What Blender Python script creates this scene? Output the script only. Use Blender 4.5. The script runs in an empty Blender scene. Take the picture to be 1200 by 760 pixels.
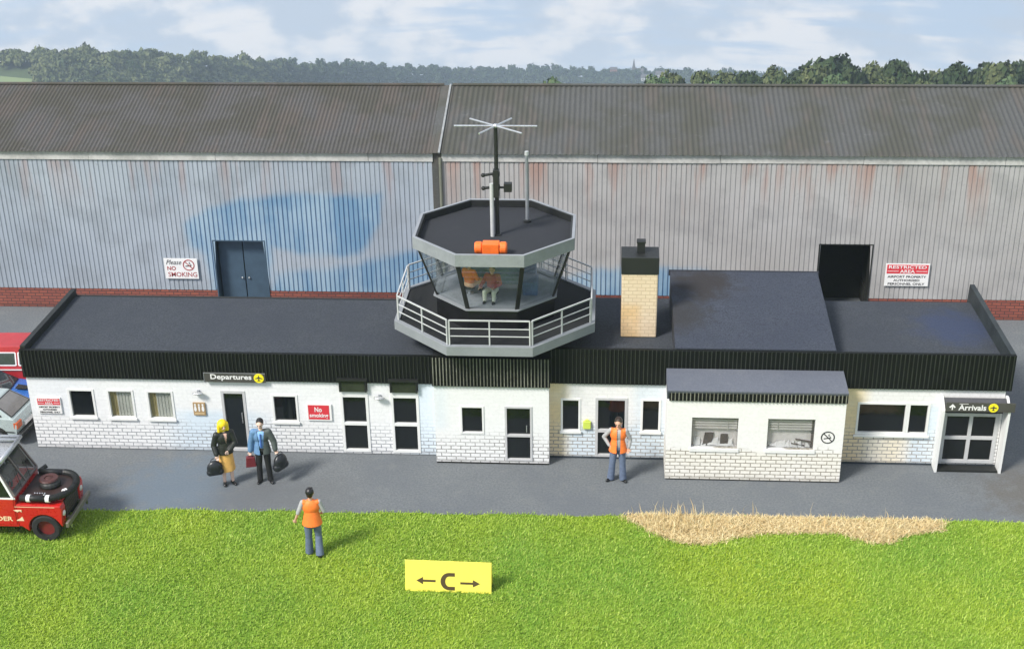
import bpy, bmesh, math, random
import numpy as np
from mathutils import Vector, Matrix
random.seed(7); RNG = np.random.default_rng(11)
sc = bpy.context.scene
COL = sc.collection
R = math.radians

# ------------------------------------------------------------------ materials
def nt(name):
    m = bpy.data.materials.new(name); m.use_nodes = True
    n = m.node_tree.nodes; l = m.node_tree.links
    return m, n, l, n['Principled BSDF']
def N(n, t, **kw):
    x = n.new(t)
    for k, v in kw.items():
        if k in x.inputs: x.inputs[k].default_value = v
        else: setattr(x, k, v)
    return x
def setin(node, **kw):
    for k, v in kw.items(): node.inputs[k.replace('_', ' ')].default_value = v
def math_n(n, l, op, a, b=None, clamp=False):
    x = n.new('ShaderNodeMath'); x.operation = op; x.use_clamp = clamp
    for i, v in enumerate((a, b)):
        if v is None: continue
        if hasattr(v, 'default_value') or hasattr(v, 'is_linked'): l.new(v, x.inputs[i])
        else: x.inputs[i].default_value = v
    return x.outputs[0]
def mixc(n, l, fac, a, b, blend='MIX'):
    x = n.new('ShaderNodeMix'); x.data_type = 'RGBA'; x.blend_type = blend
    for i, v in ((0, fac), (6, a), (7, b)):
        if hasattr(v, 'is_linked'): l.new(v, x.inputs[i])
        elif i == 0: x.inputs[0].default_value = v
        else: x.inputs[i].default_value = (*v[:3], 1)
    return x.outputs[2]
def noise(n, l, vec, scale, detail=4, rough=.55, mul=None):
    t = n.new('ShaderNodeTexNoise'); t.inputs['Scale'].default_value = scale
    t.inputs['Detail'].default_value = detail; t.inputs['Roughness'].default_value = rough
    if mul:
        mp = n.new('ShaderNodeVectorMath'); mp.operation = 'MULTIPLY'; mp.inputs[1].default_value = mul
        l.new(vec, mp.inputs[0]); vec = mp.outputs[0]
    l.new(vec, t.inputs['Vector']); return t.outputs[0]
def ramp(n, l, v, a, b, o0=0., o1=1.):
    x = n.new('ShaderNodeMapRange'); x.interpolation_type = 'SMOOTHSTEP'
    l.new(v, x.inputs[0])
    for i, q in ((1, a), (2, b), (3, o0), (4, o1)): x.inputs[i].default_value = q
    return x.outputs[0]
def pos(n): return n.new('ShaderNodeNewGeometry').outputs['Position']
def bump(n, l, h, strength, dist, bs):
    b = n.new('ShaderNodeBump'); b.inputs['Strength'].default_value = strength
    b.inputs['Distance'].default_value = dist
    l.new(h, b.inputs['Height']); l.new(b.outputs[0], bs.inputs['Normal'])

def plain(name, c, rough=.6, var=.12, scale=3., metal=0., bumps=0., bscale=60., coat=0., spec=.5, objsp=True):
    """a base colour broken up by two sizes of noise, a little roughness variation and bump"""
    m, n, l, bs = nt(name)
    v = n.new('ShaderNodeTexCoord').outputs['Object'] if objsp else pos(n)
    f = noise(n, l, v, scale, 5); f2 = noise(n, l, v, scale * 9, 3)
    k = math_n(n, l, 'ADD', math_n(n, l, 'MULTIPLY', f, .65), math_n(n, l, 'MULTIPLY', f2, .35))
    k = ramp(n, l, k, .3, .7)
    a = tuple(x * (1 - var) for x in c); b = tuple(min(1, x * (1 + var)) for x in c)
    l.new(mixc(n, l, k, a, b), bs.inputs['Base Color'])
    l.new(ramp(n, l, f2, .2, .8, max(0, rough - .08), min(1, rough + .08)), bs.inputs['Roughness'])
    setin(bs, Metallic=metal); bs.inputs['Coat Weight'].default_value = coat
    bs.inputs['Specular IOR Level'].default_value = spec
    if bumps: bump(n, l, noise(n, l, v, bscale, 3), bumps, .01, bs)
    return m

M = {}
M['black'] = plain('black_paint', (.012, .013, .012), .55, .3)
M['black_gloss'] = plain('black_gloss', (.01, .01, .011), .2, .3)
M['glass_dark'] = plain('dark_window_glass', (.006, .008, .009), .08, .4, 1.5, coat=.3)
M['white'] = plain('white_frame_paint', (.74, .74, .72), .5, .04)
M['grey_trim'] = plain('grey_trim_paint', (.24, .255, .27), .5, .1, 2)
M['steel'] = plain('silver_metal', (.55, .56, .57), .32, .1, metal=.7)
M['rail'] = plain('pale_grey_rail', (.50, .51, .51), .45, .12)
M['frame_grey'] = plain('pale_grey_frame', (.5, .5, .5), .5, .08)
M['door_blue'] = plain('slate_blue_door', (.05, .085, .125), .5, .15)
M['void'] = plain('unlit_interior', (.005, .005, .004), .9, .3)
M['sign_white'] = plain('sign_white', (.78, .77, .76), .5, .03)
M['sign_red'] = plain('sign_red', (.62, .035, .05), .5, .08)
M['ink_red'] = plain('ink_red', (.35, .05, .05), .5, .05)
M['ink_dark'] = plain('ink_dark', (.03, .03, .035), .6, .05)
M['sign_grey'] = plain('sign_charcoal', (.065, .062, .055), .5, .1)
M['yellow'] = plain('sign_yellow', (.85, .72, .02), .5, .04)
M['yellow_board'] = plain('pale_yellow_board', (.83, .72, .10), .6, .04)
M['brown_ink'] = plain('brown_ink', (.07, .045, .015), .6, .1)
M['orange'] = plain('orange_plastic', (.85, .16, .02), .45, .1)
M['tan'] = plain('tan_pictogram_plate', (.36, .24, .12), .5, .1)
M['lime_box'] = plain('lime_box_plastic', (.55, .66, .10), .45, .06)
M['skin'] = plain('skin', (.62, .36, .25), .55, .08, 8)
M['skin_pale'] = plain('pale_skin', (.72, .50, .40), .55, .08, 8)
M['hair_black'] = plain('black_hair', (.012, .010, .010), .35, .3, 30, bumps=.4)
M['hair_brown'] = plain('dark_brown_hair', (.03, .018, .012), .4, .3, 30, bumps=.4)
M['hair_yellow'] = plain('bright_blond_hair', (.88, .62, .01), .5, .12, 20, bumps=.3)
M['jacket_black'] = plain('black_jacket', (.016, .018, .014), .5, .4, 12, bumps=.3, bscale=25)
M['skirt'] = plain('golden_skirt', (.80, .45, .12), .7, .12, 10)
M['cloth_black'] = plain('black_cloth', (.012, .012, .013), .6, .3, 12)
M['hivis'] = plain('orange_vest', (.92, .20, .03), .6, .1, 12, bumps=.3, bscale=25)
M['hivis_edge'] = plain('vest_trim', (.85, .48, .25), .6, .08, 12)
M['jeans'] = plain('blue_grey_jeans', (.115, .15, .225), .75, .18, 12, bumps=.3, bscale=25)
M['shirt_grey'] = plain('grey_shirt', (.36, .36, .36), .8, .15, 12)
M['shirt_blue'] = plain('light_blue_shirt', (.22, .42, .72), .8, .12, 12)
M['tie_blue'] = plain('blue_tie', (.045, .12, .38), .7, .12, 12)
M['maroon'] = plain('maroon_cloth', (.36, .04, .035), .7, .2, 12)
M['cream'] = plain('cream_cloth', (.68, .70, .55), .7, .1, 12)
M['red_bag'] = plain('red_leather', (.14, .014, .022), .45, .2, 12)
M['black_bag'] = plain('black_leather', (.015, .017, .02), .35, .3, 12)
M['tyre'] = plain('tyre_rubber', (.015, .015, .016), .8, .3, 8)
M['rim_red'] = plain('dark_red_rim', (.17, .02, .02), .45, .2)
M['car_red'] = plain('red_vehicle_paint', (.50, .014, .012), .3, .06, 1.5, coat=.4)
M['car_blue'] = plain('blue_car_paint', (.03, .13, .42), .3, .12, 3, coat=.4)
M['car_silver'] = plain('pale_silver_car_paint', (.46, .53, .52), .28, .04, 1, metal=.3, coat=.4)
M['van_red'] = plain('faded_red_van_paint', (.40, .025, .032), .35, .12, 2, coat=.3)
M['car_glass'] = plain('car_glass', (.045, .055, .06), .07, .3, 3, coat=.5)
M['car_glass_brown'] = plain('reflective_tailgate_glass', (.20, .19, .18), .15, .15, .8, coat=.5)
M['tail'] = plain('tail_lamp', (.50, .10, .03), .3, .2, 20)
M['lamp_clear'] = plain('lamp_clear', (.6, .6, .58), .2, .1)
M['chrome'] = plain('dull_chrome', (.4, .4, .4), .25, .15, metal=.9)
M['paper'] = plain('paper', (.62, .60, .60), .7, .12, 5)
M['office'] = plain('office_wall', (.66, .62, .61), .7, .12, 3)
M['blind'] = plain('blind_slat', (.60, .56, .54), .6, .1)
M['screen'] = plain('monitor_grey', (.09, .08, .085), .5, .2)
M['curtain'] = plain('drawn_curtain', (.50, .50, .44), .8, .12, 2.5)
M['curtain_gold'] = plain('gold_curtain_edge', (.42, .34, .15), .8, .12, 2.5)
M['bark'] = plain('bark', (.07, .05, .035), .9, .3, 2)
M['house_white'] = plain('house_white', (.6, .58, .55), .8, .08)
M['house_pink'] = plain('house_pink_brick', (.40, .20, .17), .8, .1)
M['slate'] = plain('slate_roof', (.10, .09, .09), .8, .15)
M['stone'] = plain('church_stone', (.16, .15, .14), .8, .15)

def glass_mat():
    m, n, l, bs = nt('clear_glazing')
    out = n['Material Output']
    tr = N(n, 'ShaderNodeBsdfTransparent'); tr.inputs[0].default_value = (.94, .955, .96, 1)
    gl = N(n, 'ShaderNodeBsdfGlossy'); gl.inputs['Roughness'].default_value = .05
    df = N(n, 'ShaderNodeBsdfDiffuse'); df.inputs[0].default_value = (.34, .40, .43, 1)
    lw = N(n, 'ShaderNodeLayerWeight'); fr_o = math_n(n, l, 'ADD', math_n(n, l, 'MULTIPLY', math_n(n, l, 'POWER', lw.outputs['Facing'], 4.), .6), .05)
    a = N(n, 'ShaderNodeMixShader'); b = N(n, 'ShaderNodeMixShader')
    v = pos(n); f = ramp(n, l, noise(n, l, v, 1.6, 3), .3, .75, .01, .09)
    l.new(f, a.inputs[0]); l.new(tr.outputs[0], a.inputs[1]); l.new(df.outputs[0], a.inputs[2])
    l.new(fr_o, b.inputs[0]); l.new(a.outputs[0], b.inputs[1]); l.new(gl.outputs[0], b.inputs[2])
    l.new(b.outputs[0], out.inputs[0]); return m
M['glass'] = glass_mat()
def glass_clean():
    m, n, l, bs = nt('thin_clear_glass')
    out = n['Material Output']
    tr = N(n, 'ShaderNodeBsdfTransparent'); tr.inputs[0].default_value = (.93, .94, .94, 1)
    gl = N(n, 'ShaderNodeBsdfGlossy'); gl.inputs['Roughness'].default_value = .04
    lw = N(n, 'ShaderNodeLayerWeight'); fr_o = math_n(n, l, 'ADD', math_n(n, l, 'MULTIPLY', math_n(n, l, 'POWER', lw.outputs['Facing'], 4.), .5), .04)
    b = N(n, 'ShaderNodeMixShader')
    l.new(fr_o, b.inputs[0]); l.new(tr.outputs[0], b.inputs[1]); l.new(gl.outputs[0], b.inputs[2])
    l.new(b.outputs[0], out.inputs[0]); return m
M['glass_clean'] = glass_clean()

def sepxyz(n, l, v):
    s = n.new('ShaderNodeSeparateXYZ'); l.new(v, s.inputs[0]); return s.outputs
def brick_mat(name, brick, brick2, mortar, bw, rh, mort, fade=None, tints=(), rough=.75, mort_amt=1.):
    m, n, l, bs = nt(name)
    v = pos(n); s = sepxyz(n, l, v)
    u = math_n(n, l, 'ADD', s[0], s[1])
    c = n.new('ShaderNodeCombineXYZ'); l.new(u, c.inputs[0]); l.new(s[2], c.inputs[1])
    # slight wobble of the courses
    wob = n.new('ShaderNodeVectorMath'); wob.operation = 'SCALE'; wob.inputs['Scale'].default_value = .012
    tw = n.new('ShaderNodeTexNoise'); tw.inputs['Scale'].default_value = 9; l.new(v, tw.inputs['Vector']); l.new(tw.outputs[1], wob.inputs[0])
    add = n.new('ShaderNodeVectorMath'); add.operation = 'ADD'; l.new(c.outputs[0], add.inputs[0]); l.new(wob.outputs[0], add.inputs[1])
    b = n.new('ShaderNodeTexBrick'); l.new(add.outputs[0], b.inputs['Vector'])
    b.inputs['Scale'].default_value = 1; b.inputs['Brick Width'].default_value = bw; b.inputs['Row Height'].default_value = rh
    b.inputs['Mortar Size'].default_value = mort; b.inputs['Mortar Smooth'].default_value = .25
    b.inputs['Color1'].default_value = (*brick, 1); b.inputs['Color2'].default_value = (*brick2, 1)
    b.inputs['Mortar'].default_value = (*brick, 1)
    n1 = noise(n, l, v, 1.1, 4); n2 = noise(n, l, v, 14, 4)
    col = mixc(n, l, ramp(n, l, n2, .35, .75, 0, .35), b.outputs[0], tuple(x * .8 for x in brick))
    for (a0, a1, soft, z0, z1, tc, amt) in tints:
        k = math_n(n, l, 'MULTIPLY', ramp(n, l, s[0], a0 - soft, a0 + soft), ramp(n, l, s[0], a1 - soft, a1 + soft, 1, 0))
        k = math_n(n, l, 'MULTIPLY', k, ramp(n, l, s[2], z0 - .15, z0 + .15)); k = math_n(n, l, 'MULTIPLY', k, ramp(n, l, s[2], z1 - .15, z1 + .15, 1, 0))
        k = math_n(n, l, 'MULTIPLY', k, ramp(n, l, n1, .2, .6, amt * .6, amt))
        col = mixc(n, l, k, col, tc, 'MULTIPLY')
    f = b.outputs['Fac']
    if fade:
        k = math_n(n, l, 'ADD', s[2], math_n(n, l, 'MULTIPLY', math_n(n, l, 'SUBTRACT', n1, .5), 1.1))
        vis = ramp(n, l, k, fade[0], fade[1], 1., fade[2])
        vis = math_n(n, l, 'MULTIPLY', vis, ramp(n, l, n2, .25, .6, .55, 1.))
        f = math_n(n, l, 'MULTIPLY', f, vis)
    f = math_n(n, l, 'MULTIPLY', f, mort_amt)
    col = mixc(n, l, f, col, mortar)
    # grubby splash-back at the foot of the wall
    st = ramp(n, l, math_n(n, l, 'ADD', s[2], math_n(n, l, 'MULTIPLY', noise(n, l, v, 5, 4), .25)), .08, .34, .5, 0.)
    col = mixc(n, l, st, col, tuple(x * .55 for x in mortar))
    l.new(col, bs.inputs['Base Color']); setin(bs, Roughness=rough)
    h = math_n(n, l, 'SUBTRACT', math_n(n, l, 'MULTIPLY', n2, .3), f)
    bump(n, l, h, .35, .012, bs)
    return m
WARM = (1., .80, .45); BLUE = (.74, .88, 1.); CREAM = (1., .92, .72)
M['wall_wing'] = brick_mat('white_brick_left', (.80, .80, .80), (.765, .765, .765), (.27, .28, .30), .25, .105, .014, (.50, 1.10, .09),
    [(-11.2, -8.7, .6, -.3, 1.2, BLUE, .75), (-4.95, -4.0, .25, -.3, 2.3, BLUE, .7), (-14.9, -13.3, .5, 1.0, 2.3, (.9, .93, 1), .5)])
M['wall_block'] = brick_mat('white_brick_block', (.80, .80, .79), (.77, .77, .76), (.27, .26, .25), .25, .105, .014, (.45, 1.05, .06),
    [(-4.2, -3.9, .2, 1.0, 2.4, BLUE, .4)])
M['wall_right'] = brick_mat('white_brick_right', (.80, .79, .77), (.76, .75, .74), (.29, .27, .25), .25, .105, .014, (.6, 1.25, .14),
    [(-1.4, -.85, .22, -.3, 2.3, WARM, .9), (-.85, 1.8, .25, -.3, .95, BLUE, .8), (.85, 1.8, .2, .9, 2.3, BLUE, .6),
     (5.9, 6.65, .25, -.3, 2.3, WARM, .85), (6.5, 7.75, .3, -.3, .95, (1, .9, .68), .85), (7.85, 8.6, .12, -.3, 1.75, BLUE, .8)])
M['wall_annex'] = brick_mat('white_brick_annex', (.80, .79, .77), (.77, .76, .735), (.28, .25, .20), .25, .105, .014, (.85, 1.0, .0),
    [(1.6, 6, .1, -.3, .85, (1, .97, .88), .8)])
M['chimney_brick'] = brick_mat('cream_chimney_brick', (.76, .62, .43), (.71, .56, .38), (.42, .30, .17), .22, .1, .01, None, [(.4, 1.0, .15, 2.6, 3.7, (1, .82, .55), .8)], mort_amt=.55)
M['red_brick'] = brick_mat('red_brick', (.30, .085, .055), (.22, .06, .045), (.05, .03, .03), .28, .1, .012, None, [(-9, 8, 2, -.1, .8, (.55, .5, .55), .8)])

def speckle(name, c, amt=.25, rough=.92, stain_shade=(), sc_=1.):
    """sanded roofing felt / card: fine grain plus broad blotches"""
    m, n, l, bs = nt(name); v = pos(n)
    g = noise(n, l, v, 26 * sc_, 3, .75); b = noise(n, l, v, .55, 5); b2 = noise(n, l, v, 2.7, 4)
    col = mixc(n, l, ramp(n, l, g, .3, .7), tuple(x * (1 - amt) for x in c), tuple(x * (1 + amt) for x in c))
    col = mixc(n, l, ramp(n, l, b, .35, .7, 0, .5), col, tuple(x * y for x, y in zip(c, (.78, .8, .86))))
    col = mixc(n, l, ramp(n, l, b2, .5, .8, 0, .35), col, tuple(x * y for x, y in zip(c, (1.35, 1.3, 1.2))))
    s = sepxyz(n, l, v)
    for (x0, y0, r, tc, a) in stain_shade:
        dx = math_n(n, l, 'SUBTRACT', s[0], x0); dy = math_n(n, l, 'SUBTRACT', s[1], y0)
        d = math_n(n, l, 'SQRT', math_n(n, l, 'ADD', math_n(n, l, 'MULTIPLY', dx, dx), math_n(n, l, 'MULTIPLY', dy, dy)))
        d = math_n(n, l, 'ADD', d, math_n(n, l, 'MULTIPLY', math_n(n, l, 'SUBTRACT', b2, .5), r * 1.2))
        col = mixc(n, l, ramp(n, l, d, r * .2, r, a, 0.), col, tc)
    l.new(col, bs.inputs['Base Color']); setin(bs, Roughness=rough); bs.inputs['Specular IOR Level'].default_value = .3
    bump(n, l, g, .5, .008, bs); return m
M['felt'] = speckle('roof_felt', (.044, .050, .060), .42, stain_shade=[(9.3, 33.2, 1.5, (.030, .045, .10), .6)])
M['felt_wedge'] = speckle('roof_felt_dark', (.042, .049, .066), .42, stain_shade=[(2.7, 33.9, 1.3, (.028, .024, .022), .85), (2.0, 32.4, 1.2, (.03, .028, .026), .7)])
M['felt_deck'] = speckle('tower_deck', (.027, .029, .034), .25)
M['felt_black'] = speckle('black_deck', (.016, .017, .018), .3)
M['felt_pale'] = speckle('annex_roof', (.12, .13, .155), .15)
M['tarmac'] = speckle('apron_tarmac', (.138, .149, .156), .22, .9, stain_shade=[(-10.6, 29.0, 2.2, (.115, .155, .20), .6), (-8.6, 28.6, 1.4, (.11, .115, .12), .5), (10.8, 29.6, 2.0, (.10, .085, .065), .55), (-7, 28.7, 1.5, (.115, .12, .12), .4)], sc_=.7)  # brown patch past the right end paints the building's cast shadow

def hangar_wall_mat(name, base, base2, rust_amt):
    m, n, l, bs = nt(name); v = pos(n); s = sepxyz(n, l, v)
    big = noise(n, l, v, .35, 5); st = noise(n, l, v, 1.4, 5, .6, (1, 1, .12)); fine = noise(n, l, v, 12, 4)
    col = mixc(n, l, ramp(n, l, big, .3, .7), base, base2)
    col = mixc(n, l, ramp(n, l, noise(n, l, v, .8, 5), .46, .66, 0, .6), col, tuple(x * .68 for x in base))
    # rust runs from the eaves, a separate seep near the door
    rz = ramp(n, l, math_n(n, l, 'ADD', s[2], math_n(n, l, 'MULTIPLY', math_n(n, l, 'SUBTRACT', big, .5), 2.5)), 2.9, 5.2)
    rk = math_n(n, l, 'MULTIPLY', ramp(n, l, st, .50, .64, 0, rust_amt), rz)
    col = mixc(n, l, rk, col, (.36, .20, .155))
    att = n.new('ShaderNodeAttribute'); att.attribute_name = 'blue'
    k = math_n(n, l, 'ADD', att.outputs['Fac'], math_n(n, l, 'MULTIPLY', math_n(n, l, 'SUBTRACT', noise(n, l, v, 2.2, 4), .5), .35))
    k = ramp(n, l, k, .28, .72)
    ab = mixc(n, l, ramp(n, l, math_n(n, l, 'ADD', math_n(n, l, 'MULTIPLY', big, .6), math_n(n, l, 'MULTIPLY', st, .4)), .42, .58), (.31, .42, .51), (.16, .28, .41))
    col = mixc(n, l, k, col, ab)
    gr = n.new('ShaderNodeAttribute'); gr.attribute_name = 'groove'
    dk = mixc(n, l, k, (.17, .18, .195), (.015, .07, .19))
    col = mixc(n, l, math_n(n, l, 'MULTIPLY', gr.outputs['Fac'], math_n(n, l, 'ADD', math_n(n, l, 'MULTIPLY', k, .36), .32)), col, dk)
    col = mixc(n, l, ramp(n, l, fine, .58, .75, 0, .3), col, (.2, .2, .2))
    l.new(col, bs.inputs['Base Color']); setin(bs, Roughness=.5); bs.inputs['Specular IOR Level'].default_value = .35
    return m
M['hang_l'] = hangar_wall_mat('corrugated_cladding_cool', (.385, .425, .475), (.315, .355, .41), .4)
M['hang_r'] = hangar_wall_mat('corrugated_cladding_warm', (.43, .42, .415), (.36, .345, .335), .7)
def hangar_roof_mat(name, c):
    m, n, l, bs = nt(name); v = pos(n)
    g = noise(n, l, v, 22, 4, .7); b = noise(n, l, v, .5, 5, .6); st = noise(n, l, v, 1.6, 5, .6, (1, .25, .25))
    col = mixc(n, l, ramp(n, l, g, .3, .7), tuple(x * .8 for x in c), tuple(x * 1.2 for x in c))
    col = mixc(n, l, ramp(n, l, b, .40, .62, 0, .8), col, (c[0] * .72, c[1] * .70, c[2] * .52))
    col = mixc(n, l, ramp(n, l, st, .50, .64, 0, .6), col, (c[0] * 1.22, c[1] * 1.02, c[2] * .9))
    col = mixc(n, l, ramp(n, l, noise(n, l, v, 3.1, 3), .66, .74, 0, .5), col, tuple(x * 1.6 for x in c))
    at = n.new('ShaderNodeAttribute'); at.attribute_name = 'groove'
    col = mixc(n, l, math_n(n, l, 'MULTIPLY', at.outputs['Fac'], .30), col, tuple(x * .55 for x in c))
    l.new(col, bs.inputs['Base Color']); setin(bs, Roughness=.85); return m
M['hroof_l'] = hangar_roof_mat('weathered_roof_sheet', (.074, .071, .069))
M['hroof_r'] = hangar_roof_mat('weathered_roof_sheet_grey', (.076, .078, .076))
M['eaves'] = plain('dirty_eaves_board', (.47, .46, .44), .6, .22, 1.2, objsp=False)
def lawn_mat():
    m, n, l, bs = nt('lawn_base'); v = pos(n)
    a = noise(n, l, v, .45, 4); b = noise(n, l, v, 9, 5)
    col = mixc(n, l, ramp(n, l, a, .3, .7), (.15, .28, .02), (.23, .33, .02))
    col = mixc(n, l, ramp(n, l, b, .35, .7, 0, .5), col, (.10, .20, .014))
    l.new(col, bs.inputs['Base Color']); setin(bs, Roughness=.9); bump(n, l, b, 1, .05, bs); return m
M['lawn'] = lawn_mat()
def blade_mat(name, c0, c1, c2, big=.22):
    m, n, l, bs = nt(name); v = pos(n)
    at = n.new('ShaderNodeAttribute'); at.attribute_name = 'tint'
    a = noise(n, l, v, big, 4)
    col = mixc(n, l, ramp(n, l, a, .32, .68), c0, c1)
    col = mixc(n, l, at.outputs['Fac'], col, c2)
    l.new(col, bs.inputs['Base Color']); setin(bs, Roughness=.55); bs.inputs['Specular IOR Level'].default_value = .3
    return m
M['blade'] = blade_mat('turf_blades', (.17, .335, .034), (.32, .43, .028), (.45, .56, .11))
M['straw'] = blade_mat('dry_straw', (.66, .50, .24), (.58, .41, .18), (.80, .70, .42), 2.)
def leaf_mat(name, c, c2):
    m, n, l, bs = nt(name); at = n.new('ShaderNodeAttribute'); at.attribute_name = 'tint'
    l.new(mixc(n, l, at.outputs['Fac'], c, c2), bs.inputs['Base Color']); setin(bs, Roughness=.8)
    bs.inputs['Specular IOR Level'].default_value = .15; return m
M['leaf'] = leaf_mat('tree_foliage', (.034, .060, .022), (.15, .165, .070))
M['leaf_dark'] = leaf_mat('dark_foliage', (.018, .038, .014), (.060, .080, .032))
M['leaf_pale'] = leaf_mat('pale_green_foliage', (.05, .10, .04), (.13, .17, .08))
M['hill'] = plain('hill_ground', (.05, .075, .025), .95, .3, .02, objsp=False)

# ------------------------------------------------------------------ mesh builder
class MB:
    def __init__(s): s.v = []; s.f = []; s.m = []; s.mi = 0
    def add(s, vs, fs):
        o = len(s.v); s.v += [tuple(float(c) for c in p) for p in vs]
        for f in fs: s.f.append(tuple(o + i for i in f)); s.m.append(s.mi)
    def box(s, x0, x1, y0, y1, z0, z1):
        s.add([(x0,y0,z0),(x1,y0,z0),(x1,y1,z0),(x0,y1,z0),(x0,y0,z1),(x1,y0,z1),(x1,y1,z1),(x0,y1,z1)],
              [(0,3,2,1),(4,5,6,7),(0,1,5,4),(1,2,6,5),(2,3,7,6),(3,0,4,7)])
    def prism(s, poly, off):
        n = len(poly); off = Vector(off)
        s.add(list(poly) + [tuple(Vector(p) + off) for p in poly],
              [tuple(range(n)), tuple(range(2*n-1, n-1, -1))] + [(i, i+n, (i+1) % n + n, (i+1) % n) for i in range(n)])
    def quad(s, a, b, c, d): s.add([a, b, c, d], [(0,1,2,3)])
    def tube(s, p, q, r0, r1=None, n=10, cap=True):
        r1 = r0 if r1 is None else r1; p = Vector(p); q = Vector(q); d = (q-p).normalized()
        a = d.orthogonal().normalized(); b = d.cross(a)
        vs = []
        for c, r in ((p, r0), (q, r1)):
            vs += [c + (a*math.cos(t) + b*math.sin(t))*r for t in [2*math.pi*i/n for i in range(n)]]
        fs = [(i, (i+1) % n, (i+1) % n + n, i+n) for i in range(n)]
        if cap: fs += [tuple(range(n-1, -1, -1)), tuple(range(n, 2*n))]
        s.add(vs, fs)
    def path(s, pts, r, n=8):
        for a, b in zip(pts, pts[1:]): s.tube(a, b, r, r, n)
    def bar(s, p, q, w, up=(0,0,1), h=None):
        h = h or w; p = Vector(p); q = Vector(q); d = (q-p).normalized(); u = Vector(up)
        sd = d.cross(u).normalized()*w/2; u = sd.cross(d).normalized()*h/2
        s.add([p-sd-u, p+sd-u, p+sd+u, p-sd+u, q-sd-u, q+sd-u, q+sd+u, q-sd+u],
              [(0,1,2,3),(7,6,5,4),(0,4,5,1),(1,5,6,2),(2,6,7,3),(3,7,4,0)])
    def ell(s, c, r, nu=14, nv=10, rot=None):
        vs = []; fs = []; c = Vector(c)
        for j in range(nv+1):
            th = math.pi*j/nv
            for i in range(nu):
                ph = 2*math.pi*i/nu
                p = Vector((r[0]*math.sin(th)*math.cos(ph), r[1]*math.sin(th)*math.sin(ph), r[2]*math.cos(th)))
                if rot is not None: p = rot @ p
                vs.append(c+p)
        for j in range(nv):
            for i in range(nu): fs.append((j*nu+i, (j+1)*nu+i, (j+1)*nu+(i+1) % nu, j*nu+(i+1) % nu))
        s.add(vs, fs)
    def cap(s, p, q, r0, r1=None):
        r1 = r0 if r1 is None else r1
        s.tube(p, q, r0, r1, 12); s.ell(p, (r0,)*3, 12, 8); s.ell(q, (r1,)*3, 12, 8)
    def lathe(s, prof, c, axis='Y', n=24):
        vs = []; fs = []; m = len(prof)
        for i in range(n):
            t = 2*math.pi*i/n; ct, st = math.cos(t), math.sin(t)
            for (r, h) in prof:
                p = {'Y': (r*ct, h, r*st), 'Z': (r*ct, r*st, h), 'X': (h, r*ct, r*st)}[axis]
                vs.append((c[0]+p[0], c[1]+p[1], c[2]+p[2]))
        for i in range(n):
            for j in range(m-1): fs.append((i*m+j, i*m+j+1, ((i+1) % n)*m+j+1, ((i+1) % n)*m+j))
        s.add(vs, fs)
    def ring_xz(s, c, r0, r1, y0, y1, n=28):      # flat ring facing -Y
        s.lathe([(r0, y0), (r1, y0), (r1, y1), (r0, y1), (r0, y0)], c, 'Y', n)
    def disc_xz(s, c, r, y0, y1, n=28): s.lathe([(1e-4, y0), (r, y0), (r, y1), (1e-4, y1)], c, 'Y', n)
    def build(s, name, mat, parent=None, smooth=False, bevel=0., fix=True, attrs=None):
        me = bpy.data.meshes.new(name)
        org = ORG.get(parent.name, (0,0,0)) if parent is not None else (0,0,0)
        vs = [(a-org[0], b-org[1], c-org[2]) for a, b, c in s.v] if org != (0,0,0) else s.v
        me.from_pydata(vs, [], s.f)
        for mm in (mat if isinstance(mat, (list, tuple)) else [mat]): me.materials.append(mm)
        if isinstance(mat, (list, tuple)): me.polygons.foreach_set('material_index', s.m)
        if fix:
            bm = bmesh.new(); bm.from_mesh(me); bmesh.ops.recalc_face_normals(bm, faces=bm.faces); bm.to_mesh(me); bm.free()
        if smooth: me.polygons.foreach_set('use_smooth', [True]*len(me.polygons))
        for k, arr in (attrs or {}).items():
            a = me.attributes.new(k, 'FLOAT', 'POINT'); a.data.foreach_set('value', np.asarray(arr, dtype=np.float32))
        o = bpy.data.objects.new(name, me); COL.objects.link(o)
        if parent is not None: o.parent = parent; ORG[o.name] = org
        if bevel:
            b = o.modifiers.new('bevel', 'BEVEL'); b.width = bevel; b.segments = 2; b.limit_method = 'ANGLE'; b.angle_limit = R(40)
        return o
ORG = {}
def tag(o, label=None, cat=None, group=None, kind=None):
    if label: o['label'] = label
    if cat: o['category'] = cat
    if group: o['group'] = group
    if kind: o['kind'] = kind
    return o
def thing(name, label, cat, loc=(0,0,0), rz=0., group=None, local=False):
    o = bpy.data.objects.new(name, None); COL.objects.link(o); o.location = loc; o.rotation_euler = (0,0,rz)
    o.empty_display_size = .2
    ORG[o.name] = (0,0,0) if local else tuple(loc)
    return tag(o, label, cat, group)

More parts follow.
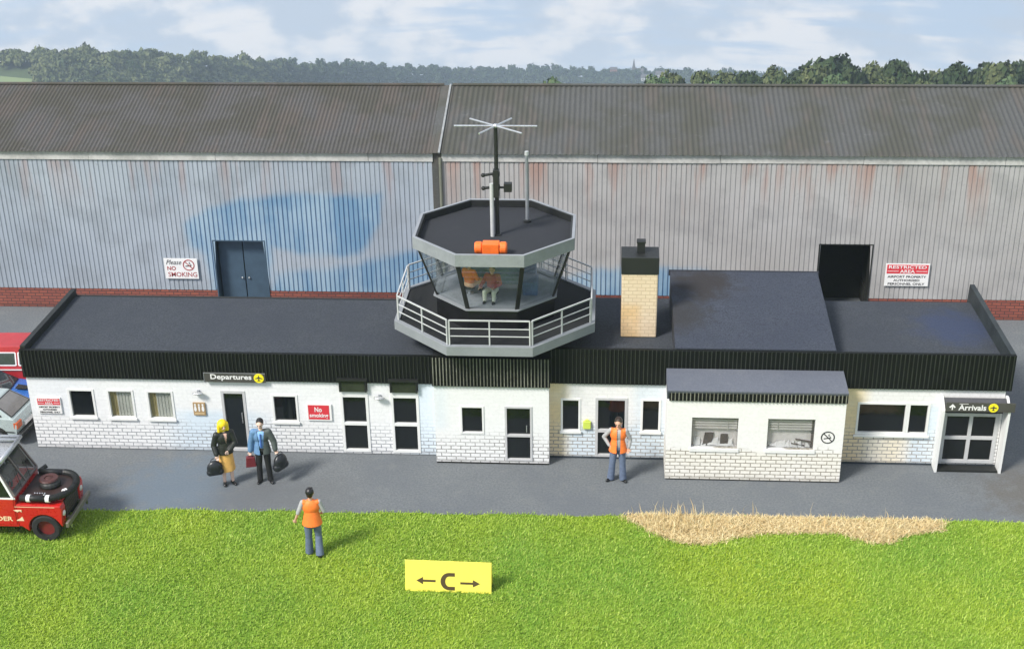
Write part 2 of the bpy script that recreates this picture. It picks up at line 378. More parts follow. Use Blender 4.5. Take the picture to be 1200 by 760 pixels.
def text(s, parent, mat, x0, x1, z0, z1, y, depth=.004, bold=.0, shear=0., name='lettering', fit=True):
    cu = bpy.data.curves.new('t', 'FONT'); cu.body = s; cu.size = 1; cu.offset = bold; cu.shear = shear; cu.extrude = .01; cu.resolution_u = 3
    to = bpy.data.objects.new('t', cu); COL.objects.link(to)
    dg = bpy.context.evaluated_depsgraph_get(); dg.update()
    me = bpy.data.meshes.new_from_object(to.evaluated_get(dg)); bpy.data.objects.remove(to)
    co = np.zeros(len(me.vertices)*3); me.vertices.foreach_get('co', co); co = co.reshape(-1, 3)
    lo, hi = co.min(0), co.max(0)
    org = ORG.get(parent.name, (0,0,0))
    n = np.zeros_like(co)
    sx = (x1-x0)/(hi[0]-lo[0]); sz = (z1-z0)/(hi[1]-lo[1])
    n[:,0] = x0 + (co[:,0]-lo[0])*sx - org[0]
    n[:,2] = z0 + (co[:,1]-lo[1])*sz - org[2]
    n[:,1] = y - (co[:,2]-lo[2])/(hi[2]-lo[2])*depth - org[1]
    me.vertices.foreach_set('co', n.ravel()); me.update()
    me.materials.clear(); me.materials.append(mat); me.name = name
    o = bpy.data.objects.new(name, me); COL.objects.link(o); o.parent = parent
    return o

# ------------------------------------------------------------------ camera
def cam():
    pitch, yaw, roll = R(24.7), R(4.1), R(-.9)
    f = Vector((-math.sin(yaw)*math.cos(pitch), math.cos(yaw)*math.cos(pitch), -math.sin(pitch)))
    r = Vector((math.cos(yaw), math.sin(yaw), 0)); u = r.cross(f)
    r2 = r*math.cos(roll)+u*math.sin(roll); u2 = -r*math.sin(roll)+u*math.cos(roll)
    c = bpy.data.cameras.new('camera'); o = bpy.data.objects.new('camera', c); COL.objects.link(o)
    m = Matrix((r2, u2, -f)).transposed().to_4x4(); m.translation = Vector((0,0,18)); o.matrix_world = m
    c.sensor_width = 36; c.lens = 48; c.clip_start = .5; c.clip_end = 6000; sc.camera = o
cam()
# ------------------------------------------------------------------ ground, apron, lawn
EDGE = [(-80, 27.0), (-30, 27.45), (-18, 27.68), (-12.98, 27.76), (-10.46, 27.9), (-6.25, 27.97), (-2.08, 28.03), (.8, 28.08), (10.1, 28.22), (20, 28.35), (80, 28.9)]
def edge_y(x): return float(np.interp(x, [p[0] for p in EDGE], [p[1] for p in EDGE])) + .035*math.sin(x*2.3) + .02*math.sin(x*7.1+1)
mb = MB(); mb.quad((-420,-320,-.03), (420,-320,-.03), (420,52,-.03), (-420,52,-.03))
tag(mb.build('ground', M['lawn']), 'flat grassed ground the airport stands on', kind='structure')
mb = MB(); xs = [-80+i*.25 for i in range(641)]
for a, b in zip(xs, xs[1:]): mb.quad((a, edge_y(a)-.02, 0), (b, edge_y(b)-.02, 0), (b, 51.5, 0), (a, 51.5, 0))
tag(mb.build('apron', M['tarmac']), 'grey tarmac apron around the terminal', kind='structure')
mb = MB()
for a, b in zip(xs, xs[1:]): mb.quad((a, -40, .006), (b, -40, .006), (b, edge_y(b), .006), (a, edge_y(a), .006))
tag(mb.build('lawn', M['lawn']), 'bright green lawn in front of the apron', kind='structure')

def blades(name, mat, X, Y, Z, L, W, leanx, leany, tint, parent=None):
    n = len(X); h = L
    ax = RNG.uniform(0, 2*np.pi, n); dx = np.cos(ax)*W/2; dy = np.sin(ax)*W/2
    lx = leanx*L; ly = leany*L; lz = np.sqrt(np.maximum(.04, 1-leanx**2-leany**2))*L
    P = np.zeros((n, 5, 3), np.float32)
    P[:,0] = np.stack([X-dx, Y-dy, Z], 1); P[:,1] = np.stack([X+dx, Y+dy, Z], 1)
    mx, my, mz = X+lx*.38, Y+ly*.38, Z+lz*.62
    P[:,2] = np.stack([mx+dx*.8, my+dy*.8, mz], 1); P[:,3] = np.stack([mx-dx*.8, my-dy*.8, mz], 1)
    P[:,4] = np.stack([X+lx, Y+ly, Z+lz], 1)
    me = bpy.data.meshes.new(name); me.vertices.add(n*5); me.vertices.foreach_set('co', P.ravel())
    base = (np.arange(n)*5)[:,None]
    loops = (base + np.array([[0,1,2,3,3,2,4]])).ravel().astype(np.int32)
    me.loops.add(len(loops)); me.loops.foreach_set('vertex_index', loops)
    me.polygons.add(n*2); st = (np.arange(n)*7)[:,None] + np.array([[0,4]]); tot = np.tile([4,3], n)
    me.polygons.foreach_set('loop_start', st.ravel().astype(np.int32)); me.polygons.foreach_set('loop_total', tot.astype(np.int32))
    a = me.attributes.new('tint', 'FLOAT', 'POINT'); a.data.foreach_set('value', np.repeat(tint, 5).astype(np.float32))
    me.update(calc_edges=True); me.validate(); me.materials.append(mat)
    o = bpy.data.objects.new(name, me); COL.objects.link(o); return o
DRY = [(.62, 28.06), (1.21, 28.14), (3.06, 28.17), (6.08, 28.16), (8.18, 28.19), (8.13, 27.77), (7.17, 27.51), (6.75, 27.15), (6.35, 27.15), (5.6, 27.55), (3.99, 27.46), (3.18, 27.26), (2.56, 26.92), (1.88, 26.99), (1.2, 27.47)]
def inpoly(X, Y, P):
    c = np.zeros(len(X), bool); n = len(P)
    for i in range(n):
        x0, y0 = P[i]; x1, y1 = P[(i+1) % n]
        k = ((y0 > Y) != (y1 > Y)) & (X < (x1-x0)*(Y-y0)/(y1-y0+1e-12)+x0); c ^= k
    return c
n = 270000
X = RNG.uniform(-14.5, 12.5, n); Y = RNG.uniform(21.6, 28.45, n)
ey = np.array([edge_y(x) for x in np.linspace(-15, 13, 400)]); ey = np.interp(X, np.linspace(-15, 13, 400), ey)
keep = (Y < ey + RNG.normal(0, .035, n)) & ~inpoly(X + RNG.normal(0, .04, n), Y + RNG.normal(0, .03, n), DRY); X, Y = X[keep], Y[keep]; n = len(X)
fl = np.sin(X*.9+Y*1.3)*.25 + np.sin(X*2.3-Y*.7)*.2
ang = RNG.normal(.15, 1.3, n) + fl
lean = RNG.uniform(.35, .93, n)
blades('grass', M['blade'], X, Y, np.full(n, .004), RNG.uniform(.035, .095, n), RNG.uniform(.011, .021, n), np.cos(ang)*lean, np.sin(ang)*lean*.8, RNG.uniform(0, 1, n)**2.6)
tag(bpy.data.objects['grass'], 'short bright green turf of the lawn', kind='stuff')
n = 60000
X = RNG.uniform(.4, 8.4, n); Y = RNG.uniform(26.7, 28.3, n)
k = inpoly(X + RNG.normal(0, .10, n), Y + RNG.normal(0, .045, n), DRY); X, Y = X[k], Y[k]; n = len(X)
ang = RNG.uniform(0, 2*np.pi, n); lean = RNG.uniform(.75, .99, n)
L = RNG.uniform(.05, .16, n); tall = (RNG.uniform(0, 1, n) < .012)
d = np.exp(-((X-1.9)/.9)**2)*.03 + np.exp(-((X-3.9)/.4)**2)*.008 + np.exp(-((X-6.7)/.3)**2)*.01 + np.exp(-((X-5.2)/.5)**2)*.006
tall = (RNG.uniform(0, 1, n) < d) & (Y > 27.3)
lean[tall] = RNG.uniform(.05, .5, tall.sum()); L[tall] = RNG.uniform(.2, .52, tall.sum())
dens = blades('dry_grass', M['straw'], X, Y, RNG.uniform(.0, .03, n), L, RNG.uniform(.010, .020, n), np.cos(ang)*lean, np.sin(ang)*lean, RNG.uniform(0, 1, n)**1.5)
tag(dens, 'strip of dry straw coloured grass along the apron edge', kind='stuff')

# ------------------------------------------------------------------ walls with openings
def wall(mb, x0, x1, z0, z1, yf, t, holes):
    xs = sorted({x0, x1, *[h[0] for h in holes], *[h[1] for h in holes]}); zs = sorted({z0, z1, *[h[2] for h in holes], *[h[3] for h in holes]})
    inh = lambda a, b: any(h[0] < a < h[1] and h[2] < b < h[3] for h in holes)
    for xa, xb in zip(xs, xs[1:]):
        for za, zb in zip(zs, zs[1:]):
            if inh((xa+xb)/2, (za+zb)/2): continue
            mb.quad((xa,yf,za), (xb,yf,za), (xb,yf,zb), (xa,yf,zb)); mb.quad((xa,yf+t,za), (xa,yf+t,zb), (xb,yf+t,zb), (xb,yf+t,za))
    for (a, b, c, d) in holes:
        mb.quad((a,yf,c), (a,yf+t,c), (a,yf+t,d), (a,yf,d)); mb.quad((b,yf,c), (b,yf,d), (b,yf+t,d), (b,yf+t,c))
        mb.quad((a,yf,d), (a,yf+t,d), (b,yf+t,d), (b,yf,d))
        if c > z0: mb.quad((a,yf,c), (b,yf,c), (b,yf+t,c), (a,yf+t,c))
    mb.quad((x0,yf,z0), (x0,yf,z1), (x0,yf+t,z1), (x0,yf+t,z0)); mb.quad((x1,yf,z0), (x1,yf+t,z0), (x1,yf+t,z1), (x1,yf,z1))
    mb.quad((x0,yf,z1), (x1,yf,z1), (x1,yf+t,z1), (x0,yf+t,z1))
def frame_ring(mb, x0, x1, z0, z1, w, y0, y1):
    mb.box(x0-w, x0, y0, y1, z0-w, z1+w); mb.box(x1, x1+w, y0, y1, z0-w, z1+w)
    mb.box(x0, x1, y0, y1, z1, z1+w); mb.box(x0, x1, y0, y1, z0-w, z0)
def window(parent, x0, x1, z0, z1, yf, w=.055, fm='white', gm='glass_dark', proud=.018, sill=True, rails=(), name='window', depth=.05):
    """rails: heights of cross bars; returns the opening to cut"""
    mb = MB(); frame_ring(mb, x0, x1, z0, z1, w, yf-proud, yf+depth+.03)
    for z in rails: mb.box(x0, x1, yf-proud+.002, yf+depth+.02, z-w*.6, z+w*.6)
    o = mb.build(name, M[fm], parent, bevel=.004)
    zz = [z0] + [z for z in rails] + [z1]
    for a, b in zip(zz, zz[1:]):
        p = MB(); p.box(x0, x1, yf+depth, yf+depth+.01, a+(w*.6 if a != z0 else 0), b-(w*.6 if b != z1 else 0)); p.build('pane', M[gm], o)
    if sill:
        s_ = MB(); s_.box(x0-w-.02, x1+w+.02, yf-proud-.035, yf-proud-.001, z0-w-.03, z0-w*.35); s_.build('sill', M[fm], o, bevel=.004)
    return (x0-w, x1+w, z0-w, z1+w), o
def ribs(x0, x1, z0, z1, yf, step, w, parent, mats, name='fascia', thick=.10, proud=.022):
    mb = MB(); mb.box(x0, x1, yf, yf+thick, z0, z1)
    n = int((x1-x0)/step)
    for i in range(n):
        x = x0 + (i+.5)*(x1-x0)/n + random.uniform(-.004, .004)
        mb.mi = 1
        mb.box(x-w/2, x+w/2, yf-proud, yf+.002, z0+.003, z1-.004)
    mb.mi = 0
    return mb.build(name, mats, parent)
RIB = plain('rib_edge_highlight', (.16, .16, .13), .5, .5, 1.1)  # pale grey paints the light caught along the rib edges
RIB2 = plain('rib_edge_highlight_dim', (.017, .020, .015), .55, .6, 1.1)  # fainter painted edge light for the ribs of the two wings
RIB0 = plain('fascia_black', (.005, .006, .005), .6, .3, spec=.2)

# ------------------------------------------------------------------ terminal building
T = thing('terminal_building', 'long low airport terminal with white brick walls and black ribbed fascia', 'terminal', (-2.35, 30.8, 0))
L0, L1, R0, R1 = -14.91, -4.19, -1.28, 10.05
YF, YB = 30.8, 34.55
holesL = []; holesR = []
for (a, b, c, d, g) in [(-13.81,-13.22,.98,1.72,'glass_dark'), (-12.77,-12.17,.97,1.72,'cur'), (-11.72,-11.12,.96,1.71,'cur'), (-8.42,-7.85,.95,1.66,'glass_dark')]:
    h, o = window(T, a, b, c, d, YF, gm='glass_dark' if g != 'cur' else 'glass_clean'); holesL.append(h)
    if g == 'cur':
        m_ = MB(); k = 14
        for i in range(k):
            u0 = a+(b-a)*i/k; u1 = a+(b-a)*(i+1)/k
            m_.mi = 1 if i < 4 else 0
            m_.box(u0, u1, YF+.085+.012*(i % 2), YF+.10+.012*(i % 2), c, d)
        m_.build('curtain', [M['curtain'], M['curtain_gold']], o)
# departures door
h = (-9.80, -9.16, .02, 1.80); holesL.append(h)
mb = MB(); mb.box(-9.80,-9.73,YF-.015,YF+.11,.02,1.80); mb.box(-9.23,-9.16,YF-.015,YF+.11,.02,1.80); mb.box(-9.73,-9.23,YF-.015,YF+.11,1.72,1.80); mb.box(-9.73,-9.23,YF-.02,YF+.11,.02,.10)
d = mb.build('door', M['frame_grey'], T, bevel=.004)
p = MB(); p.box(-9.73,-9.23,YF+.05,YF+.08,.10,1.72); p.build('door_leaf', M['glass_dark'], d)
p = MB(); p.tube((-9.30,YF+.02,.85),(-9.30,YF+.02,1.15),.012); p.box(-9.31,-9.29,YF+.02,YF+.05,.86,.88); p.box(-9.31,-9.29,YF+.02,YF+.05,1.12,1.14); p.build('handle', M['steel'], d)
# two tall glazed bays rising into the fascia
for (a, b) in ((-6.61,-6.02), (-5.30,-4.71)):
    z0, z1 = .14, 1.68
    h, o = window(T, a, b, z0, z1, YF, w=.07, sill=False, rails=(.90,)); holesL.append((h[0], h[1], h[2], 2.12))
    m_ = MB(); m_.box(a-.07, b+.07, YF-.018, YF+.08, z1+.072, 1.86); m_.build('transom', M['white'], o)
    m_ = MB(); m_.box(a-.01, b+.01, YF-.082, YF-.068, 1.87, 2.20); m_.build('pane', plain('olive_dark_glass', (.03,.035,.025), .12, .3, 2, coat=.3), o)
    m_ = MB(); m_.box(a-.09, b+.09, YF-.16, YF-.05, 2.21, 2.26); m_.box(a-.06, a-.012, YF-.10, YF-.05, 1.87, 2.208); m_.box(b+.012, b+.06, YF-.10, YF-.05, 1.87, 2.208); m_.build('hood', M['black'], o)
mb = MB(); wall(mb, L0, L1, .07, 2.12, YF, .14, holesL)
mb.box(L0, L0+.14, YF+.142, YB-.142, .07, 2.12); mb.box(L0, L1, YB-.14, YB, .07, 2.70)
mb.build('wall', M['wall_wing'], T)
mb = MB(); mb.box(L0+.01, L1, YF+.012, YB-.01, 0, .068); mb.box(R0, R1-.01, YF+.012, YB-.01, 0, .068); mb.build('plinth', plain('damp_plinth', (.035,.045,.055), .8, .3), T)
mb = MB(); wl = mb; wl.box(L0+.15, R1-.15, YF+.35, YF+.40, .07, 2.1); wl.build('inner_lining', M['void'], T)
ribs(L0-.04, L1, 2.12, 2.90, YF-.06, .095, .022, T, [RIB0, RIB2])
# roof of the wing with its raised end parapet
mb = MB(); mb.box(L0+.10, L1+.0, YF+.042, YB, 2.70, 2.78); mb.build('roof', M['felt'], T)
mb = MB(); mb.box(L0-.04, L0+.10, YF+.042, YB+.02, 2.10, 2.98); mb.box(L0+.10, L1, YB-.06, YB+.02, 2.782, 2.80); mb.build('parapet', M['black'], T, bevel=.008)
# right wing
for (a, b, c, d) in [(-.94,-.54,.84,1.70), (1.10,1.50,.86,1.72)]:
    h, o = window(T, a, b, c, d, YF); holesR.append(h)
h, o = window(T, -.04, .64, .14, 1.72, YF, w=.07, fm='frame_grey', sill=False, rails=(.83,), name='door'); holesR.append(h)
p = MB(); p.box(.56,.58,YF+.0,YF+.045,.95,1.15); p.build('handle', M['steel'], o)
h, o = window(T, 6.52, 7.66, .94, 1.74, YF, sill=False); holesR.append((h[0], 8.27, h[2], h[3]))
frame_ = MB(); frame_ring(frame_, 7.772, 8.21, .94, 1.74, .055, YF-.018, YF+.08); o = frame_.build('window', M['white'], T)
p = MB(); p.box(7.772,8.21,YF+.05,YF+.06,.94,1.74); p.build('pane', M['glass_dark'], o)
p = MB(); p.box(6.42,8.30,YF-.07,YF-.02,.83,.885); p.build('sill', M['white'], o, bevel=.004)
holesR.append((8.62, 10.0-.04, .1, 1.62))
mb = MB(); wall(mb, R0, R1, .07, 2.20, YF, .14, holesR)
mb.box(R1-.14, R1, YF+.142, YB-.142, .07, 2.20); mb.box(R0, R1, YB-.14, YB, .07, 2.70)
mb.build('wall', M['wall_right'], T)
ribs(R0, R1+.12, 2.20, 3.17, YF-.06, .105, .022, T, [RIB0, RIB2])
mb = MB(); mb.box(R0, R1, YF+.042, YB+.3, 2.70, 2.78); mb.build('roof', M['felt'], T)
mb = MB(); mb.prism([(R1+.0, YF+.042, 2.6), (R1+.0, YB+.62, 2.6), (R1+.0, YB+.55, 3.22), (R1+.0, YF+.042, 3.17)], (.13,0,0)); mb.build('parapet', plain('parapet_dark_slate', (.022,.028,.030), .6, .4, 2), T, bevel=.01)
# raised roof rising towards the back
mb = MB(); mb.prism([(1.86, YF+.042, 2.782), (1.86, YB, 2.782), (1.86, YB, 3.74), (1.86, YF+.042, 3.20)], (3.96,0,0)); mb.build('raised_roof', M['felt_wedge'], T)
mb = MB(); mb.box(1.82, 5.86, YB+.002, YB+.03, 3.60, 3.765); mb.build('roof_edging', plain('roof_edge_strip', (.035,.038,.05), .7, .2), T)
# chimney
mb = MB(); mb.box(.52, 1.44, 32.3, 33.05, 2.782, 4.56); ch = mb.build('chimney', M['chimney_brick'], T, bevel=.035)
mb = MB(); mb.box(.50, 1.46, 32.28, 33.07, 4.562, 5.02); mb.build('chimney_cap', M['black'], ch, bevel=.01)
mb = MB(); mb.box(.90, 1.10, 32.62, 32.82, 5.022, 5.30); mb.box(.885, 1.115, 32.605, 32.835, 5.28, 5.33); mb.build('flue', M['black'], ch)

# ------------------------------------------------------------------ annex with the two office windows
A = thing('office_annex', 'white flat roofed annex with two office windows with blinds in front of the terminal', 'annex', (3.8, 29.84, 0))
AX0, AX1, AY = 1.66, 6.0, 29.84
hA = []
for i, (a, b, c, d) in enumerate(((2.28,3.42,.94,1.79), (4.14,5.29,.94,1.79))):
    hA.append((a, b, c, d))
    mb = MB(); mb.box(a-.04, b+.04, AY-.03, AY-.001, c-.10, c-.002); w_ = mb.build('window', M['white'], A, bevel=.004)
    p = MB(); p.box(a, b, AY+.05, AY+.056, c, d); p.build('pane', M['glass_clean'], w_)
    p = MB()
    for k in range(5): p.box(a+.02, b-.02, AY+.09, AY+.10, d-.058-k*.072, d-.012-k*.072)
    xx = a+(b-a)*(.78 if i == 0 else .22); p.box(xx-.006, xx+.006, AY+.07, AY+.084, d-.38, d)
    p.build('blind', M['blind'], w_)
    p = MB(); p.box(a-.002, b+.002, AY+.17, AY+.18, c-.05, d+.05); p.box(a-.002, b+.002, AY+.102, AY+.17, c-.12, c-.01); p.build('office_interior', M['office'], w_)
    rnd = random.Random(i+3)
    p = MB()
    if i == 0:
        p.prism([(a+.28, AY+.11, c), (a+.50, AY+.12, c), (a+.56, AY+.135, c+.36), (a+.34, AY+.125, c+.36)], (.01,.02,0))
        p.prism([(a+.72, AY+.12, c+.06), (a+.92, AY+.12, c+.06), (a+.90, AY+.14, c+.32), (a+.73, AY+.14, c+.32)], (.01,.02,0))
    else:
        p.bar((a+.72, AY+.14, c+.22), (b-.05, AY+.12, c+.16), .03); p.bar((a+.62, AY+.14, c+.10), (b-.2, AY+.12, c+.05), .03); p.box(b-.06, b-.005, AY+.08, AY+.13, c, d)
    p.build('monitor', M['screen'], w_)
    p = MB()
    for k in range(16):
        x = rnd.uniform(a+.02, b-.16); w2 = rnd.uniform(.06, .16); z = c+rnd.uniform(-.005, .0)+k*.002
        p.prism([(x, AY+.105, z), (x+w2, AY+.10, z), (x+w2+rnd.uniform(-.03,.03), AY+.155, z+rnd.uniform(.04,.20)), (x+rnd.uniform(-.03,.03), AY+.155, z+rnd.uniform(.04,.20))], (0,.004,.002))
    p.build('papers', M['paper'], w_)
mb = MB(); wall(mb, AX0, AX1, .04, 2.24, AY, .10, hA)
mb.box(AX0, AX0+.1, AY+.102, YF-.002, .04, 2.24); mb.box(AX1-.1, AX1, AY+.102, YF-.002, .04, 2.24)
mb.build('wall', M['wall_annex'], A)
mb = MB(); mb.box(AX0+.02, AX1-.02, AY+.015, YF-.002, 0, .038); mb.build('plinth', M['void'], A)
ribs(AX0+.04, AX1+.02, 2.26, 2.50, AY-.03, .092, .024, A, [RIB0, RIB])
mb = MB(); mb.prism([(AX0-.01, AY-.06, 2.52), (AX0-.01, AY-.06, 2.56), (AX0-.01, YF-.09, 2.70), (AX0-.01, YF-.09, 2.40), (AX0-.01, AY+.1, 2.245)], (4.37,0,0)); mb.build('roof', M['felt_pale'], A, bevel=.006)

# ------------------------------------------------------------------ arrivals porch
P = thing('entrance_porch', 'glazed arrivals porch with sloping white side panels at the end of the terminal', 'porch', (9.3, 30.8, 0))
for x in (8.47, 10.06):
    mb = MB(); mb.prism([(x, YF-.004, .03), (x, 30.47, .0), (x, 30.40, 1.80), (x, YF-.10, 2.05), (x, YF-.004, 2.05)], (.06,0,0)); mb.build('side_panel', M['white'], P)
mb = MB(); gx = (8.66, 9.30, 9.94); gz = (.16, .84, 1.50); w = .045
for x in gx: mb.box(x-w, x+w, YF-.03, YF+.05, gz[0]-.05, gz[2]+.05)
for z in gz: 
    for a, b in ((gx[0]+w, gx[1]-w), (gx[1]+w, gx[2]-w)): mb.box(a, b, YF-.03, YF+.05, z-w, z+w)
gf = mb.build('glazed_door', M['frame_grey'], P, bevel=.004)
for i in range(2):
    for j in range(2): p = MB(); p.box(gx[i]+w, gx[i+1]-w, YF+.01, YF+.02, gz[j]+w, gz[j+1]-w); p.build('pane', M['glass_dark'], gf)
mb = MB(); mb.box(8.56, 10.04, 30.50, YF-.035, 0, .055); mb.build('step', M['black'], P)
mb = MB(); mb.prism([(8.55, 30.42, 1.86), (8.55, YF-.10, 2.02), (8.55, YF-.10, 1.97), (8.55, 30.42, 1.80)], (1.50,0,0)); mb.build('canopy_roof', plain('canopy_grey', (.07,.07,.075), .5, .15), P)
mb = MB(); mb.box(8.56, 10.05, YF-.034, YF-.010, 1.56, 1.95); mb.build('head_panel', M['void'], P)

# ------------------------------------------------------------------ control tower
CT = thing('control_tower', 'octagonal control tower with outward leaning glass and a railed balcony above the terminal', 'control tower', (-2.70, 32.4, 0))
BX0, BX1, BY = -4.19, -1.28, 30.42
hB = []
h, o = window(CT, -3.49, -2.98, .93, 1.64, BY, w=.05, sill=False); hB.append(h)
h, o = window(CT, -2.35, -1.76, .17, 1.64, BY, w=.055, fm='frame_grey', sill=False, rails=(.85,), name='door'); hB.append(h)
p = MB(); p.box(-1.86,-1.84,BY+.0,BY+.045,.95,1.13); p.build('handle', M['steel'], o)
mb = MB(); wall(mb, BX0, BX1, .05, 2.26, BY, .12, hB); mb.box(BX0, BX0+.1, BY+.122, YF-.002, .05, 2.26); mb.box(BX1-.1, BX1, BY+.122, YF-.002, .05, 2.26)
mb.build('wall', M['wall_block'], CT)
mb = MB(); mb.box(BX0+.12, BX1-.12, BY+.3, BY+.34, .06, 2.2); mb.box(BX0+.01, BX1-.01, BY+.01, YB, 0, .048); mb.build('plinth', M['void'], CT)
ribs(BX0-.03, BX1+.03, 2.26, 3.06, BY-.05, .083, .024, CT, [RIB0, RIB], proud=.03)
mb = MB(); mb.box(BX0-.03, BX1+.03, BY+.052, YB, 2.79, 2.98); mb.build('roof', M['felt_black'], CT)
C0 = (-2.70, 32.4)
def octp(r, z, off=0.): return [(C0[0]+r*math.cos(R(22.5+45*k)+off), C0[1]+r*math.sin(R(22.5+45*k)+off), z) for k in range(8)]
def octring(mb, ro0, ri0, z0, ro1, ri1, z1):
    A_ = octp(ro0, z0)+octp(ri0, z0)+octp(ro1, z1)+octp(ri1, z1)
    fs = []
    for i in range(8):
        j = (i+1) % 8
        fs += [(i, j, 16+j, 16+i), (8+i, 24+i, 24+j, 8+j), (i, 8+i, 8+j, j), (16+i, 16+j, 24+j, 24+i)]
    mb.add(A_, fs)
mb = MB(); mb.prism(octp(1.45, 2.982), (0,0,.46)); mb.build('tower_shaft', M['black'], CT)
mb = MB(); octring(mb, 2.76, 2.62, 3.37, 2.76, 2.62, 3.62); mb.build('balcony_fascia', M['grey_trim'], CT, bevel=.006)
mb = MB(); mb.prism(octp(2.62, 3.44), (0,0,.14)); mb.build('balcony_deck', M['felt_black'], CT)
oc = octp(2.66, 3.62)
for i in range(8):
    a, b = Vector(oc[i]), Vector(oc[(i+1) % 8]); d_ = (b-a).normalized(); a2 = a+d_*.035; b2 = b-d_*.035
    mb = MB(); up = Vector((0,0,1)); H_ = .66
    m_ = (a2+b2)/2; nrm = Vector((d_.y, -d_.x, 0))
    if True:
        for q in (a2, m_, b2): mb.bar(q, q+up*H_, .034, up=nrm)
        for z in (.24, .44): mb.bar(a2+up*z, b2+up*z, .022)
        mb.bar(a2+up*H_, b2+up*H_, .034)
    mb.build('railing', M['rail'] if i in (2,3,4,5,6,7) else M['rail'], CT, bevel=.003)
# cab
mb = MB(); mb.prism(octp(1.62, 3.582), (0,0,.55)); mb.build('cab_plinth', M['black_gloss'], CT, bevel=.006)
mb = MB(); octring(mb, 1.70, 1.50, 4.134, 1.70, 1.50, 4.165); cs = mb.build('cab_sill', M['grey_trim'], CT)
mb = MB(); mb.prism(octp(1.50, 4.134), (0,0,.016)); mb.build('cab_floor', plain('cab_floor_grey', (.30,.32,.34), .6, .2), CT)
ZB, ZT, RB, RT = 4.167, 5.52, 1.60, 2.06
ob, ot = octp(RB, ZB), octp(RT, ZT)
for i in range(8):
    j = (i+1) % 8
    mb = MB(); a, b, c, d_ = [Vector(q) for q in (ob[i], ob[j], ot[j], ot[i])]
    inn = (Vector((C0[0], C0[1], 0))-Vector(((a.x+b.x)/2, (a.y+b.y)/2, 0))).normalized()*.008
    mb.prism([a.lerp(b,.03), b.lerp(a,.03), c.lerp(d_,.03), d_.lerp(c,.03)], inn); mb.build('cab_window', M['glass'], CT)
for i in range(8):
    mb = MB(); a, b = Vector(ob[i]), Vector(ot[i]); rad = Vector((a.x-C0[0], a.y-C0[1], 0)).normalized()
    mb.bar(a+rad*.01, b+rad*.01, .105, up=rad, h=.04); mb.build('cab_post', M['black'], CT)
mb = MB(); octring(mb, 2.19, 2.11, 5.50, 2.19, 2.11, 5.815); mb.build('cab_roof_fascia', plain('cab_fascia_grey', (.25,.265,.28), .4, .12, 2), CT, bevel=.004)
mb = MB(); octring(mb, 2.108, 2.06, 5.64, 2.108, 2.06, 5.80); mb.build('inner_upstand', M['black'], CT)
mb = MB(); mb.prism(octp(2.107, 5.53), (0,0,.09)); mb.build('cab_roof', M['felt_deck'], CT)
mb = MB(); mb.prism(octp(2.05, 5.505), (0,0,.022)); mb.build('cab_ceiling', M['sign_white'], CT)
# desk in the cab
mb = MB(); mb.box(-3.7,-1.7,32.5,33.2,4.151,4.55); mb.box(-2.0,-1.62,31.8,32.4,4.151,4.5); mb.build('console', plain('cab_console', (.10,.16,.27), .5, .4, 2), CT, bevel=.02)

# masts on the tower roof
ZR = 5.622
AM = thing('antenna_mast', 'tall black mast with six armed star antenna on the tower roof', 'antenna mast', (-2.64, 32.25, ZR))
mb = MB(); mb.tube((-2.64,32.25,ZR), (-2.64,32.25,8.42), .055, .05, 12); mb.lathe([(.0001,0),(.1,0),(.1,.03),(.055,.03)], (-2.64,32.25,ZR), 'Z', 12); mb.build('pole', M['black'], AM, smooth=False)
mb = MB(); mb.tube((-2.76,32.14,ZR), (-2.76,32.14,7.02), .05, .05, 12); mb.build('pole_sleeve', M['rail'], AM)
mb = MB()
for z, r_ in ((7.22,.0), (6.88,1)):
    mb.box(-2.74,-2.56,32.17,32.33,z-.04,z+.05); mb.tube((-2.95,32.18,z), (-2.70,32.22,z+.03), .035); mb.ell((-2.97,32.18,z), (.055,.055,.055), 10, 8)
mb.tube((-2.56,32.25,6.88),(-2.45,32.25,6.88),.03); mb.box(-2.46,-2.26,32.17,32.34,6.78,7.00); mb.box(-2.72,-2.58,32.12,32.3,6.65,7.36)
mb.build('clamp', M['black'], AM, bevel=.008)
hub = Vector((-2.64,32.25,8.46)); mb = MB(); mb.ell(hub, (.075,.075,.06), 12, 8)
mb.build('hub', M['steel'], AM)
for ang, ln in ((0,1.02), (-42,.92), (62,.74)):
    for s_ in (1, -1):
        d_ = Vector((math.cos(R(ang)), math.sin(R(ang)), 0))*s_; mb = MB(); mb.tube(hub+d_*.04, hub+d_*ln, .026, .024, 8); mb.build('antenna_arm', M['steel'], AM)
W_ = thing('whip_antenna', 'short plain grey pole standing alone near the back of the tower roof', 'antenna', (-1.94, 33.2, ZR))
mb = MB(); mb.tube((-1.94,33.2,ZR), (-1.94,33.2,7.42), .045, .04, 12); mb.build('pole', M['grey_trim'], W_)
mb = MB(); mb.tube((-1.94,33.2,7.42), (-1.94,33.2,7.52), .055, .05, 12); mb.build('tip', M['rail'], W_)
mb = MB(); mb.lathe([(.0001,0),(.1,0),(.1,.05),(.045,.07)], (-1.94,33.2,ZR), 'Z', 12); mb.build('socket', M['black'], W_)
BE = thing('warning_beacon', 'bright orange twin drum beacon at the front of the tower roof', 'beacon', (-2.70, 30.95, ZR))
mb = MB(); mb.box(-2.91,-2.50,30.78,31.10,ZR,ZR+.30); mb.build('housing', M['orange'], BE, bevel=.015)
for x0, x1 in ((-3.10,-2.91), (-2.50,-2.31)):
    mb = MB(); mb.lathe([(.0001,x0),(.13,x0),(.155,x0+.05),(.155,x1-.03),(.12,x1),(.0001,x1)], (0,30.94,ZR+.16), 'X', 20); mb.build('drum', M['orange'], BE)
